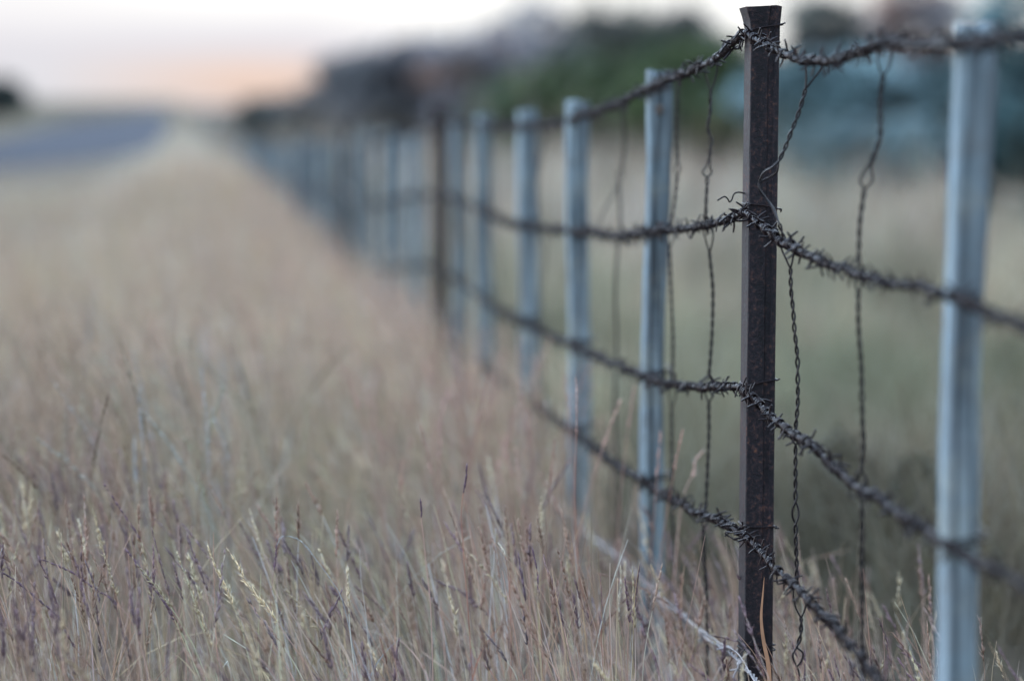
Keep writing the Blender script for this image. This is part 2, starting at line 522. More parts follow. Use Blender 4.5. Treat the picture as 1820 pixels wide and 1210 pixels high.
def main_post():
    nl = at(1327.5, 500, D1)                                # near-left corner line
    h = float(at(1350, 14, D1)[2])
    org = np.array([nl[0], nl[1], 0.])
    r = empty('iron_fence_post', org, 'rusty dark iron post with hammered flared top in sharp focus', 'fence post', 'rusty iron posts of the fence')
    b = link('post_body', iron_post_mesh(h, 3), r)
    r.rotation_euler = (0, math.radians(.25), 0)
    def tie(z0, z1, extra=None, seed=0, r_=.0014, double=False):
        mb = MB()
        tube(mb, loop_path(IP_W, IP_D, .0022, z0, z1, seed), r_, 6)
        if double: tube(mb, loop_path(IP_W, IP_D, .0022, z0 - .009, z1 - .0075, seed + 2), r_, 6)
        for e in extra or []: tube(mb, catmull(np.array(e), 8), r_, 6)
        return mb.build('tie_wire', WIRE if not double else STAY, r)
    z = lambda py: float(at(1350, py, D1)[2])
    Yf = D1 - .004
    L = lambda *pts: [P_local(px, py, Yf + dy, org) for px, py, dy in pts]
    tie(z(53), z(43), [L((1378,44,-.002),(1384,43,-.004),(1389,41,0)), L((1331,54,-.003),(1324,60,-.01),(1318,70,0),(1312,66,.02))], 1)
    tie(z(362), z(371), [L((1331,362,-.002),(1322,368,.0),(1314,384,.02),(1306,392,.03)),
                         L((1319,344,.03),(1308,342,.03),(1300,345,.03),(1296,355,.03),(1292,359,.03),(1288,353,.03),(1282,350,.03),(1270,357,.03)),
                         L((1378,371,-.001),(1384,372,-.002),(1383,376,.01))], 2)
    tie(z(684), z(675), [L((1330,684,-.003),(1318,690,.0),(1310,698,.01)), L((1376,676,-.002),(1383,673,-.001))], 3)
    tie(z(935), z(937), [L((1330,936,-.003),(1320,942,.0),(1300,946,.02),(1289,945,.03),(1288,949,.03),(1294,953,.03),(1311,962,.02)),
                         L((1376,938,-.002),(1382,938,0))], 4)
    tie(z(1146), z(1147), None, 5, .0012, True)
    return r
main_post()

def other_iron(i, Yp, topz):
    org = np.array([wire_x(Yp) + .008, Yp, float(gz(Yp))])
    r = empty('iron_fence_post', org, IRON_LABEL[i], 'fence post', 'rusty iron posts of the fence')
    link('post_body', iron_post_mesh(topz - org[2], 10 + i), r)
    if i < 2:
        for k in range(4):
            mb = MB(); z = strand_z(k, Yp) - org[2]
            tube(mb, loop_path(IP_W, IP_D, .0024, z, z - .004, i), .0014, 5); mb.build('tie_wire', WIRE, r)
IRON_LABEL = ['blurred rusty iron post, next iron post beyond the sharp foreground one',
              'blurred dark iron post, third iron post along the fence from the viewer',
              'blurred dark iron post, fourth iron post along the fence, small in the distance',
              'tiny blurred iron post, fifth along the fence', 'tiny blurred iron post, farthest of the iron posts']
IRON_Y = [(1 + 1.17 * (i + 1)) * D1 for i in range(5)]
for i, y in enumerate(IRON_Y):
    other_iron(i, y, EYE + .226 + .012 * ((i * 7) % 3 - 1) + float(gz(y)))

# ------------------------------------------------------------------ wooden posts
def wood_mesh(h, w, seed, bend=None):
    rg = np.random.default_rng(seed)
    n, K = 56, 60
    a = np.arange(n) / n * 2 * np.pi
    zs = np.concatenate([np.linspace(-.3, h - .012, K), [h - .006, h - .002, h]])
    ph = rg.uniform(0, 6.28, 8)
    p = rg.uniform(4, 5.5); w = w * .90
    rot = rg.uniform(-.12, .12)
    sq = (np.abs(np.cos(a + rot)) ** p + np.abs(np.sin(a + rot)) ** p) ** (-1 / p)
    groove = sum(.007 * np.sin(kk * a + ph[q]) for q, kk in enumerate((5, 7, 11, 13))) + rg.normal(0, .012, n)
    rings = []
    for z in zs:
        g = 1 + .05 * math.sin(z * 2.2 + ph[4]) + .04 * math.sin(z * 6 + ph[5]) + .025 * math.sin(z * 17 + ph[6]) + .012 * math.sin(z * 41 + ph[0])
        r = w / 2 * g * (sq * (1 + groove * (1 + .5 * math.sin(z * 4 + ph[7]))))
        e = max(0, 1 - (h - z) / .006)
        r = r * (1 - .05 * e ** 2)
        x, y = r * np.cos(a), r * np.sin(a)
        bx = float(np.interp(z, bend[0], bend[1])) if bend else .006 * math.sin(z * 2.6 + ph[2]) + .003 * math.sin(z * 7 + ph[1])
        zz = z + (x * .06 * math.cos(ph[3]) + y * .1 * math.sin(ph[3]) if z > h - .02 else 0)
        chip = np.where(z > h - .02, -.007 * np.clip(np.sin(a * 2 + ph[0]) + .5 * np.sin(a * 5 + ph[1]), 0, 2), 0) * (1 if z >= h - .0065 else .6)
        rings.append(np.stack([x + bx, y, zz + chip], 1))
    v = np.array(rings); Kt = len(zs)
    # rotate into the fence frame
    v2 = v.copy(); v2[..., 0] = v[..., 0] * V[0] + v[..., 1] * U[0]; v2[..., 1] = v[..., 0] * V[1] + v[..., 1] * U[1]
    i = np.arange(Kt - 1)[:, None] * n; j = np.arange(n)[None]; j2 = (j + 1) % n
    mb = MB(); mb.add(v2.reshape(-1, 3), np.stack([i + j, i + j2, i + n + j2, i + n + j], -1).reshape(-1, 4))
    t = v2[-1]; c = t.mean(0); jj = np.arange(n)
    mb.add(np.vstack([t, c + [0, 0, -.001]]), np.stack([jj, (jj + 1) % n, np.full(n, n)], -1))
    return mb.mesh('post_body', WOOD)

def wood_post(Yp, topz, label, w=.054, seed=0, mesh=None, ties=(), knot=None, px=None, bend=None):
    g = float(gz(Yp))
    x = wire_x(Yp) + .007 + w / 2 if px is None else at(px, 500, Yp)[0]
    r = empty('wooden_fence_post', (x, Yp, g), label, 'fence post', 'weathered wooden posts of the fence')
    link('post_body', mesh or wood_mesh(topz - g, w, seed, bend), r)
    for k in ties:
        mb = MB(); z = strand_z(k, Yp - w / 2) - g
        q = loop_path(w, w, .003, z, z + .006, k + seed) - np.append(V[:2] * w / 2 + U[:2] * w / 2, 0)
        tube(mb, q, .0016, 5)
        q[:, 2] += .007 + .004 * np.sin(np.linspace(0, 5, len(q))); tube(mb, q, .0016, 5)
        mb.build('tie_wire', WIRE, r)
    return r

pz = lambda py, d: float(at(1200, py, d * D1)[2])
wz = lambda py: pz(py, .74)
# right foreground post with its crooked outline, measured along its height
Yr = .74 * D1
bz = [wz(y) for y in (1400, 1200, 700, 500, 300, 120, 80, 30)]
bo = [(c - 1710) / F * Yr for c in (1708, 1709, 1709, 1714, 1722, 1730, 1728, 1730)]
wood_post(Yr, wz(38), 'blurred grey wooden post nearest the viewer, right of the sharp iron post', .050, 21, px=1710,
          ties=(0, 2), bend=(bz, bo))
near = [(1.217, 125, 'grey wooden post immediately left of the sharp iron post, knot near its top', 1164, .049),
        (1.435, 180, 'blurred grey wooden post, second to the left of the sharp iron post', 1031, .055),
        (1.647, 197, 'blurred grey wooden post, third to the left of the sharp iron post', 935, .057),
        (1.866, 203, 'blurred grey wooden post, fourth to the left of the sharp iron post', 861, .056),
        (2.04, 208, 'blurred grey wooden post hard against the right side of the second iron post', 813, .052)]
for i, (d, ty, lb, px, w) in enumerate(near):
    r = wood_post(d * D1, pz(ty, d), lb, w, 31 + i, ties=(0, 1, 2, 3), px=px)
    if i == 0:
        mb = MB(); th = np.linspace(0, 2 * np.pi, 18)
        c = at(1172, 195, d * D1 - w / 2 - .0005) - np.array(r.location)
        for R, off in ((.0068, 0), (.0038, -.001)):
            tube(mb, np.stack([c[0] + R * np.cos(th), np.full(18, c[1] + off), c[2] + R * 1.3 * np.sin(th)], 1), .0019, 5, cap=False)
        mb.build('knot', BARK, r)

ORD = ['first', 'second', 'third', 'fourth', 'fifth', 'sixth']
BAYS = ['second', 'third', 'fourth', 'fifth', 'sixth']
VAR = {}
for bay in range(5):
    for n in range(5):
        d = 1 + 1.17 * (bay + 1) + 1.17 / 6 * (n + 1) + RNG.normal(0, .015)
        Yp = d * D1
        if Yp > FENCE_END - .5: break
        key = (bay * 5 + n) % 6
        if key not in VAR: VAR[key] = wood_mesh(EYE + .158 + .02 * ((key * 5) % 4 - 1.5), .054 + .002 * (key % 3), 60 + key)
        r = wood_post(Yp, 0, f'blurred grey wooden post, {ORD[n]} beyond the {BAYS[bay]} iron post from the viewer', mesh=VAR[key])
        r.rotation_euler = (random.uniform(-.012, .012), random.uniform(-.012, .012), 0)

# ------------------------------------------------------------------ twisted wire stays
def stay(label, d, pts, forks, loops=(), group='twisted wire stays of the fence', dy=0):
    """pts: pixel polyline of the twist; forks: pixel pairs where it splits over a strand; loops: (py, half width px, half height px)"""
    Y = D1 * d - .006 + dy
    org = np.array([at(pts[0][0], 500, Y)[0], Y, 0.])
    root = empty('wire_stay', org, label, 'wire stay', group)
    mb = MB()
    for seg in pts_split(pts):
        P = catmull(np.array([at(p[0], p[1], Y) + np.array([0, p[2] if len(p) > 2 else 0, 0]) for p in seg]), 10)
        P, S = resample(P, .004)
        hr = np.full(len(P), .0020)
        for py, hw, hh in loops:
            zc = at(1300, py, Y)[2]; s = hh / F * Y
            hr += np.exp(-((P[:, 2] - zc) / s) ** 2) * (hw / F * Y - .0020)
        # helix that does not turn while it is wide open
        rate = np.clip(.0022 / hr, .05, 1.0)
        ph = np.cumsum(rate) * .004 / .034 * 2 * np.pi
        T, N, B = frames(P)
        wob = RNG.normal(0, 1, 4)
        for q in (0, np.pi):
            a = ph + q + wob[0]
            k = np.clip((hr - .003) / .004, 0, 1)[:, None]
            lat = np.cos(a)[:, None] * N + np.sin(a)[:, None] * B
            flat = (1 if q == 0 else -1) * np.array([[1.0, 0, 0]])
            tube(mb, P + hr[:, None] * (lat * (1 - k) + flat * k), .0017, 5)
    for f in forks:
        P = catmull(np.array([at(p[0], p[1], Y) + np.array([0, p[2] if len(p) > 2 else 0, 0]) for p in f]), 10)
        tube(mb, P - 0, .0016, 5)
    for v in mb.v: v -= org.astype(np.float32)
    mb.build('twisted_wires', STAY, root)
    return root
def pts_split(pts):
    seg = []; out = []
    for p in pts:
        if p is None: out.append(seg); seg = []
        else: seg.append(p)
    out.append(seg)
    return [s for s in out if len(s) > 1]

stay('dark twisted wire stay weaving across the sharp iron post and down its right side', .944,
     [(1432,158),(1426,180),(1418,205),(1405,238),(1395,264),(1384,287), None,
      (1385,398),(1395,428), None, (1405,478),(1406,515),(1410,555),(1412,588),(1417,631),(1418,681),(1418,714),(1414,762), None,
      (1414,790),(1414,868),(1414,935),(1416,1003),(1417,1036), None, (1424,1098),(1423,1128),(1416,1150), None, (1416,1185),(1420,1215),(1418,1290)],
     [[(1432,158),(1433,135),(1432,112),(1434,100),(1438,104)], [(1432,158),(1446,140),(1458,124),(1462,108),(1458,102)],
      [(1384,287),(1372,298),(1361,306,.02),(1354,320,.03),(1352,334,.03),(1360,350,.03),(1374,368,.02),(1385,398)],
      [(1384,287),(1381,305),(1370,315,.02),(1357,323,.03),(1353,336,.028),(1364,352,.028),(1378,372,.02),(1385,398)],
      [(1395,428),(1389,440),(1396,458),(1405,478)], [(1395,428),(1410,444),(1409,460),(1405,478)],
      [(1414,762),(1406,772),(1408,782),(1414,790)], [(1414,762),(1424,772),(1422,782),(1414,790)],
      [(1417,1036),(1410,1050),(1414,1078),(1424,1098)], [(1417,1036),(1430,1052),(1432,1076),(1424,1098)],
      [(1416,1150),(1409,1165),(1416,1185)], [(1416,1150),(1427,1160),(1424,1174),(1416,1185)]],
     [(575, 3.2, 10), (655, 5, 14), (912, 6, 20)])
stay('dark twisted wire stay with one open loop, just left of the sharp iron post', 1.093,
     [(1263,165),(1262,200),(1258,228),(1264,250),(1260,288),(1257,306),(1257,324),(1255,364),(1255,392), None,
      (1261,450),(1267,516),(1266,582),(1263,631),(1260,668), None, (1260,717),(1260,764),(1259,800),(1256,868),(1254,908), None,
      (1250,940),(1252,993),(1255,1037),(1257,1115),(1256,1260)],
     [[(1263,165),(1257,145),(1254,128),(1257,118)], [(1263,165),(1271,142),(1275,120),(1272,108)],
      [(1255,392),(1250,408),(1254,425),(1261,450)], [(1255,392),(1266,406),(1267,425),(1261,450)],
      [(1260,668),(1252,684),(1254,700),(1260,717)], [(1260,668),(1268,684),(1269,697),(1260,717)],
      [(1254,908),(1247,920),(1250,940)], [(1254,908),(1260,922),(1250,940)]],
     [(306, 8, 10), (250, 3.2, 10)])
stay('dark twisted wire stay close to the right edge of the wooden post with the knot', 1.172,
     [(1206,140),(1204,180),(1203,230),(1204,275),(1204,303),(1200,345),(1196,379),(1192,405), None,
      (1190,440),(1192,490),(1194,546),(1196,600),(1195,672), None, (1194,726),(1194,790),(1194,852),(1194,876), None, (1195,905),(1196,953),(1196,1054),(1196,1250)],
     [[(1192,405),(1186,418),(1190,440)], [(1192,405),(1199,420),(1190,440)], [(1195,672),(1189,690),(1190,708),(1194,726)], [(1195,672),(1201,690),(1200,708),(1194,726)],
      [(1194,876),(1189,888),(1195,905)], [(1194,876),(1200,890),(1195,905)]], [(303, 5, 8)])
stay('blurred twisted wire stay between the two wooden posts left of the iron post', 1.31,
     [(1104,186),(1109,230),(1110,258),(1106,295),(1100,326),(1102,365),(1103,404), None, (1099,432),(1094,505),(1096,600),(1096,640), None, (1094,670),(1093,751),(1097,820), None, (1097,850),(1098,903),(1098,1000),(1098,1200)],
     [[(1100,326),(1090,345),(1078,366),(1067,392),(1062,414)], [(1103,404),(1096,418),(1099,432)], [(1103,404),(1107,420),(1099,432)], [(1096,640),(1090,655),(1094,670)], [(1096,640),(1101,655),(1094,670)]], [(310, 6, 10)])
stay('blurred twisted wire stay with long open loop between iron post and nearest wooden post', .854,
     [(1569,139),(1566,170),(1565,198),(1564,241),(1558,262),(1551,283),(1544,300),(1540,318),(1536,340),(1533,360),(1528,397),(1527,430),(1526,466), None,
      (1526,520),(1526,579),(1531,651),(1532,714),(1534,790),(1531,835), None, (1532,895),(1532,963),(1532,1037),(1532,1122),(1532,1240),(1532,1350)],
     [[(1569,139),(1562,118),(1560,94),(1564,82)], [(1569,139),(1581,116),(1586,88),(1582,76)],
      [(1526,466),(1520,486),(1521,505),(1526,520)], [(1526,466),(1534,486),(1533,505),(1526,520)],
      [(1531,835),(1523,860),(1526,880),(1532,895)], [(1531,835),(1541,855),(1540,880),(1532,895)]],
     [(318, 11, 15), (200, 3.6, 24), (700, 4, 16)])

def far_stay(Y, label, seed):
    rg = np.random.default_rng(seed)
    x = wire_x(Y); org = np.array([x, Y, float(gz(Y))])
    root = empty('wire_stay', org, label, 'wire stay', 'twisted wire stays of the fence')
    zt = strand_z(0, Y); z = np.linspace(zt, org[2] - .02, 16)
    P = np.stack([x + rg.normal(0, .006, 16), Y + rg.normal(0, .004, 16), z], 1)
    P, S = resample(catmull(P, 6), .008)
    mb = MB(); wire_pair(mb, P - org, S, .0014, .0017, .04, 4)
    mb.build('twisted_wires', STAY, root)
q = 0
for (d, lb) in ((1.54, 'blurred wire stay between the second and third wooden posts left of the iron post'),
                (1.75, 'blurred wire stay between the third and fourth wooden posts left of the iron post'),
                (1.95, 'blurred wire stay between the fourth wooden post and the second iron post')):
    q += 1; far_stay(d * D1, lb, 200 + q)
for bay in range(2):
    for n in range(6):
        d = 1 + 1.17 * (bay + 1) + 1.17 / 6 * (n + .5)
        wh = f'just beyond the {BAYS[bay]} iron post' if n == 0 else (f'just before the {BAYS[bay + 1]} iron post' if n == 5 else f'between the {ORD[n - 1]} and {ORD[n]} wooden posts beyond the {BAYS[bay]} iron post')
        far_stay(d * D1, 'faint wire stay ' + wh, 300 + bay * 6 + n)

# ------------------------------------------------------------------ grass
STRAW = np.array([.64, .53, .345]); PINK = np.array([.60, .405, .345]); LILAC = np.array([.46, .41, .42])
RED = np.array([.36, .18, .13]); GREEN = np.array([.37, .38, .25]); PALE = np.array([.70, .64, .52])
PURP = np.array([.14, .088, .115]); BROWN = np.array([.27, .165, .125])

def vnoise(x, y, s, seed=0):
    """smooth value noise 0..1"""
    rg = np.random.default_rng(seed); g = rg.random((64, 64))
    u, v = x / s + 1000, y / s + 1000
    i, j = np.floor(u).astype(int), np.floor(v).astype(int)
    fu, fv = u - i, v - j; fu = fu * fu * (3 - 2 * fu); fv = fv * fv * (3 - 2 * fv)
    G = lambda a, b: g[a % 64, b % 64]
    return (G(i, j) * (1 - fu) + G(i + 1, j) * fu) * (1 - fv) + (G(i, j + 1) * (1 - fu) + G(i + 1, j + 1) * fu) * fv

def curves(base, h, lean, bend, K):
    """N stalk centre lines: base (N,3), h (N,), lean (N,2) start tilt, bend (N,2) extra tilt growing to the tip"""
    t = np.linspace(0, 1, K)[None, :, None]
    tl = lean[:, None] * t + bend[:, None] * t ** 2.2
    P = np.empty((len(h), K, 3))
    P[..., :2] = base[:, None, :2] + tl * h[:, None, None]
    drop = np.clip((tl ** 2).sum(-1), 0, .9)
    P[..., 2] = base[:, None, 2] + h[:, None] * t[..., 0] * (1 - .38 * drop)
    return P

def stalk_tubes(mb, P, r, col, sides=3):
    N, K, _ = P.shape
    T = np.gradient(P, axis=1); T /= np.linalg.norm(T, axis=2, keepdims=True) + 1e-9
    ref = np.array([1.0, .15, 0])
    A = np.cross(T, ref); A /= np.linalg.norm(A, axis=2, keepdims=True) + 1e-9
    B = np.cross(T, A)
    a = np.arange(sides) / sides * 2 * np.pi
    v = P[:, :, None] + r[..., None, None] * (np.cos(a)[None, None, :, None] * A[:, :, None] + np.sin(a)[None, None, :, None] * B[:, :, None])
    n = np.arange(N)[:, None, None] * K * sides; i = np.arange(K - 1)[None, :, None] * sides; j = np.arange(sides)[None, None]; j2 = (j + 1) % sides
    f = np.stack([n + i + j, n + i + j2, n + i + sides + j2, n + i + sides + j], -1).reshape(-1, 4)
    c = np.broadcast_to(col[:, :, None] if col.ndim == 3 else col[:, None, None], (N, K, sides, 3)).reshape(-1, 3)
    mb.add(v.reshape(-1, 3), f, c)

def ribbons(mb, P, w, ang, col):
    N, K, _ = P.shape
    side = np.stack([np.cos(ang), np.sin(ang), np.zeros(N)], 1)[:, None]
    v = np.stack([P - side * w[..., None] / 2, P + side * w[..., None] / 2], 2)
    n = np.arange(N)[:, None] * K * 2; i = np.arange(K - 1)[None] * 2
    f = np.stack([n + i, n + i + 1, n + i + 3, n + i + 2], -1).reshape(-1, 4)
    c = np.broadcast_to(col[:, :, None] if col.ndim == 3 else col[:, None, None], (N, K, 2, 3)).reshape(-1, 3)
    mb.add(v.reshape(-1, 3), f, c)

def spikelets(mb, pos, dirv, L, w, col, solid=True):
    """elongated seeds: pos (M,3) base, dirv (M,3), lengths and widths (M,)"""
    M = len(pos)
    dirv = dirv / (np.linalg.norm(dirv, axis=1, keepdims=True) + 1e-9)
    A = np.cross(dirv, RNG.normal(size=(M, 3))); A /= np.linalg.norm(A, axis=1, keepdims=True) + 1e-9
    B = np.cross(dirv, A)
    mid = pos + dirv * (L * .4)[:, None]; tip = pos + dirv * L[:, None]
    if solid:
        v = np.stack([pos, mid + A * w[:, None], mid + B * w[:, None], mid - A * w[:, None], mid - B * w[:, None], tip], 1)
        b = np.arange(M)[:, None, None] * 6
        tri = np.array([[0, 2, 1], [0, 3, 2], [0, 4, 3], [0, 1, 4], [5, 1, 2], [5, 2, 3], [5, 3, 4], [5, 4, 1]])[None]
        mb.add(v.reshape(-1, 3), (b + tri).reshape(-1, 3), np.repeat(col, 6, 0))
    else:
        v = np.stack([pos, mid + A * w[:, None], tip, mid - A * w[:, None]], 1)
        b = np.arange(M)[:, None] * 4
        mb.add(v.reshape(-1, 3), b + np.arange(4)[None], np.repeat(col, 4, 0))

def awns(mb, pos, dirv, L, w, col):
    M = len(pos)
    dirv = dirv / (np.linalg.norm(dirv, axis=1, keepdims=True) + 1e-9)
    A = np.cross(dirv, RNG.normal(size=(M, 3))); A /= np.linalg.norm(A, axis=1, keepdims=True) + 1e-9
    v = np.stack([pos - A * w, pos + A * w, pos + dirv * L[:, None] + RNG.normal(0, .0015, (M, 3))], 1)
    mb.add(v.reshape(-1, 3), np.arange(M)[:, None] * 3 + np.arange(3)[None], np.repeat(col, 3, 0))

def heads(mb, P, frac, nsp, L, w, spread, col, solid, awn=0, tip_awn=True):
    """seed heads on the last `frac` of each stalk"""
    N, K, _ = P.shape
    nod = np.maximum(3, (frac * 40).astype(int))[:, None]     # spikelets sit in small bunches
    t = 1 - frac[:, None] * np.clip((np.floor(RNG.random((N, nsp)) ** .85 * nod) + 1.1 * RNG.random((N, nsp))) / nod, 0, 1)
    x = t * (K - 1); i = np.clip(x.astype(int), 0, K - 2); f = (x - i)[..., None]
    ar = np.arange(N)[:, None]
    pos = P[ar, i] * (1 - f) + P[ar, i + 1] * f
    tan = P[ar, i + 1] - P[ar, i]; tan /= np.linalg.norm(tan, axis=2, keepdims=True) + 1e-9
    out = RNG.normal(size=(N, nsp, 3))
    sp = spread[:, None, None] * (.35 + .65 * (1 - t)[..., None] / (frac[:, None, None] + 1e-6))
    d = tan + out * sp
    LL = (L[:, None] * RNG.uniform(.7, 1.3, (N, nsp))).ravel(); ww = (w[:, None] * RNG.uniform(.7, 1.3, (N, nsp))).ravel()
    c = (col[:, None] * RNG.uniform(.75, 1.3, (N, nsp, 1))).reshape(-1, 3)
    pos, d = pos.reshape(-1, 3), d.reshape(-1, 3)
    spikelets(mb, pos, d, LL, ww, c, solid)
    if awn:
        m = RNG.random(len(pos)) < awn
        dn = d[m] / (np.linalg.norm(d[m], axis=1, keepdims=True) + 1e-9)
        awns(mb, pos[m] + dn * LL[m, None] * .8, dn + RNG.normal(0, .35, dn.shape), RNG.uniform(.008, .02, m.sum()), .00022, np.clip(c[m] * 1.6, 0, .5))

def scatter(n, y0, y1, xl, xr):
    """positions with even density between the lines xl(Y) and xr(Y)"""
    out = []
    while sum(len(o) for o in out) < n:
        Y = RNG.uniform(y0, y1, n); a, b = xl(Y), xr(Y)
        W = (b - a).max() if hasattr(b - a, 'max') else b - a
        X = a + RNG.random(n) * W
        k = X < b
        out.append(np.stack([X[k], Y[k]], 1))
    return np.vstack(out)[:n]

def tone(x, y, n):
    """natural per-stalk colour: pinkish drifts, straw drifts, greener hollows"""
    a = vnoise(x, y * .45, .34, 1) * .65 + vnoise(x, y * .6, .16, 2) * .35
    b = vnoise(x + 40, y * .4, .55, 3)
    g = vnoise(x, y * .4 + 70, .42, 4)
    near = np.clip(1 - (wire_x(y) - x) / 1.1, 0, 1)       # pinkest along the fence
    left = np.clip((-.12 - x / y) / .06, 0, 1)
    pk = np.clip(.95 * near ** 1.3 + 1.1 * (b - .5) + .3 * left, .04, 1.2)
    hollow = np.exp(-((x + .35) / .45) ** 2 - ((y - 5.6) / 1.3) ** 2)
    far = np.clip((y - 9) / 6, 0, 1) * np.clip((wire_x(y) - x - .5) / .9, 0, 1)
    w = np.stack([.50 + .6 * a, .48 + 1.45 * pk * (1 - .6 * far), .42 + .4 * (1 - a) + .6 * far, .10 + .3 * pk * (1 - far), .10 + .6 * g * (1 - near) + 1.9 * hollow + .35 * far, .40 * b], 1)
    w *= RNG.random(w.shape) ** 3 + .01
    w /= w.sum(1, keepdims=True)
    c = w @ np.stack([STRAW, PINK, LILAC, RED, GREEN, PALE])
    v = np.exp(RNG.normal(-.02, .34, (len(x), 1))); c = c.mean(1, keepdims=True) + (c - c.mean(1, keepdims=True)) * 1.15
    return np.clip(c * v * (1.03 - .16 * left[:, None] * np.clip((9 - y) / 3, 0, 1)[:, None]) * [1.02, .975, .955], .02, .70)

left_lean = lambda x, y: np.where(x < -.1, -.22, -.05) + np.clip(-(x + .1) * .18, -.1, .15)

def meadow():
    fx = lambda Y: wire_x(Y)
    mb = MB()
    # --- A: tufts in and near the focal plane
    def tufts(nt, per, y0, y1, xl, xr, hbase, hsd, K, sides, rad, leafn, headp, nsp, solid, awn, wmul=1.0, keep=None):
        c = scatter(nt, y0, y1, xl, xr)
        if keep is not None: c = c[RNG.random(len(c)) < keep(c[:, 0], c[:, 1])]
        c = c[~on_road(c[:, 0], c[:, 1])]
        nt = len(c)
        th = hbase(c[:, 0], c[:, 1]) * np.exp(np.clip(RNG.normal(0, hsd, nt), -.5, .25))
        idx = np.repeat(np.arange(nt), per); n = len(idx)
        off = RNG.normal(0, 1, (n, 2)) * .028 * wmul
        b = np.empty((n, 3)); b[:, :2] = c[idx] + off; b[:, 2] = gxy(b[:, 0], b[:, 1]) - .01
        h = th[idx] * np.exp(np.clip(RNG.normal(0, .15, n), -.4, .28))
        h = np.minimum(h, np.clip(.455 + .05 * (b[:, 1] - 3.7), .40, .66) * RNG.uniform(.88, 1.04, n))
        ll = left_lean(b[:, 0], b[:, 1])
        lean = off / (.028 * wmul) * .09 + RNG.normal(0, .05, (n, 2)); lean[:, 0] += ll * .5
        bend = RNG.normal(0, .10, (n, 2)); bend[:, 0] += ll * RNG.uniform(.2, 1.1, n)
        bend[:, 0] += np.where(RNG.random(n) < .06, RNG.normal(0, .4, n), 0)
        P = curves(b, h, lean, bend, K)
        P[..., :2] += np.cumsum(RNG.normal(0, .0016, (n, K, 2)), 1) * wmul
        col = tone(b[:, 0], b[:, 1], n)
        tt = np.linspace(0, 1, K)
        r = rad * RNG.uniform(.75, 1.3, n)[:, None] * (1 - .62 * tt)[None]
        colk = col[:, None] * (1 + .0 * tt)[None, :, None]
        stalk_tubes(mb, P, r, colk, sides)
        hm = RNG.random(n) < headp
        H = P[hm]; m = len(H)
        kind = RNG.random(m)
        hc = np.where((kind < .42)[:, None], PURP, np.where((kind < .80)[:, None], BROWN * 1.05, STRAW * .82)) * RNG.uniform(.75, 1.25, (m, 1))
        hc = hc + (tone(H[:, 0, 0], H[:, 0, 1], m) * 1.05 - hc) * np.clip((H[:, :1, 1] - 4.3) / 1.5, .15, .9)
        heads(mb, H, RNG.uniform(.12, .28, m), nsp, np.where(kind < .80, .0135, .0115) * RNG.uniform(.8, 1.3, m) * wmul ** .5, np.full(m, .0012 * wmul), np.where(kind < .80, .20, .30) * RNG.uniform(.6, 1.4, m), hc, solid, awn)
        # leaves
        il = np.repeat(np.arange(nt), leafn); n = len(il)
        off = RNG.normal(0, 1, (n, 2)) * .04 * wmul
        b = np.empty((n, 3)); b[:, :2] = c[il] + off; b[:, 2] = gxy(b[:, 0], b[:, 1]) - .01
        h = th[il] * RNG.uniform(.45, .95, n)
        ll = left_lean(b[:, 0], b[:, 1])
        lean = off / (.04 * wmul) * .12 + RNG.normal(0, .09, (n, 2)); lean[:, 0] += ll * .5
        bend = RNG.normal(0, .34, (n, 2)); bend[:, 0] += ll * .8
        Kl = max(5, K - 2)
        P = curves(b, h, lean, bend, Kl)
        tt = np.linspace(0, 1, Kl)
        w = (RNG.uniform(.0016, .0036, n) * wmul)[:, None] * (1 - tt ** 2.2 * .93)[None]
        col = tone(b[:, 0], b[:, 1], n) * .85; col = col * (1 - .35) + .35 * np.where((RNG.random(n) < .5)[:, None], LILAC, PINK * .85)
        ribbons(mb, P, w, RNG.uniform(0, 6.28, n), col)
    HB = lambda x, y: np.clip(.37 + .035 * (y - 3.6), .33, .47) + .20 * (vnoise(x, y, .42, 9) - .5) + np.where(x > wire_x(y) - .35, .02, 0)
    def verge(x, y):                                       # grazed short away from the fence, farther off
        d = wire_x(y) - x
        a = np.clip((d - .7) / .9, 0, 1) * np.clip((y - 9) / 5, 0, 1)
        return 1 - .62 * a
    xl = lambda Y: -.213 * Y - .9
    NX = np.array([-2, -.75, -.5, -.25, -.12, .02, .14, .28, .45]); NH = np.array([.42, .42, .41, .335, .35, .41, .41, .33, .27])
    def HN(x, y):
        h = np.interp(x * 3.9 / y, NX, NH) + .10 * (vnoise(x, y, .3, 9) - .5)
        back = np.clip((y - 4.3) / .8, 0, 1)                # behind the focal plane: tall at left, a hollow in the middle
        hb = np.where(x / y < -.15, .47, .40) + .12 * (vnoise(x, y, .42, 9) - .5) - .13 * np.exp(-((x / y + .055) / .05) ** 2)
        h = h * (1 - back) + hb * back
        d = wire_x(y) - x
        return h * (1 - .28 * np.clip(1 - d / .22, 0, 1))
    thin = lambda x, y: np.where(wire_x(y) - x < .16, .62, 1.0)
    tufts(310, 13, 2.7, 5.4, xl, lambda Y: fx(Y) + .10, HN, .13, 9, 3, .0012, 11, .40, 44, True, .5, keep=thin)
    tufts(1300, 13, 5.4, 10.0, xl, lambda Y: fx(Y) + .10, lambda x, y: HB(x, y) * (1 - .25 * np.exp(-((x + .35) / .4) ** 2 - ((y - 5.8) / .9) ** 2)), .15, 7, 3, .0011, 12, .42, 12, False, 0, 1.35)
    tufts(1900, 11, 10.0, 20.0, xl, lambda Y: fx(Y) + .1, lambda x, y: HB(x, y) * 1.02 * verge(x, y), .18, 5, 3, .0018, 9, .40, 7, False, 0, 2.2)
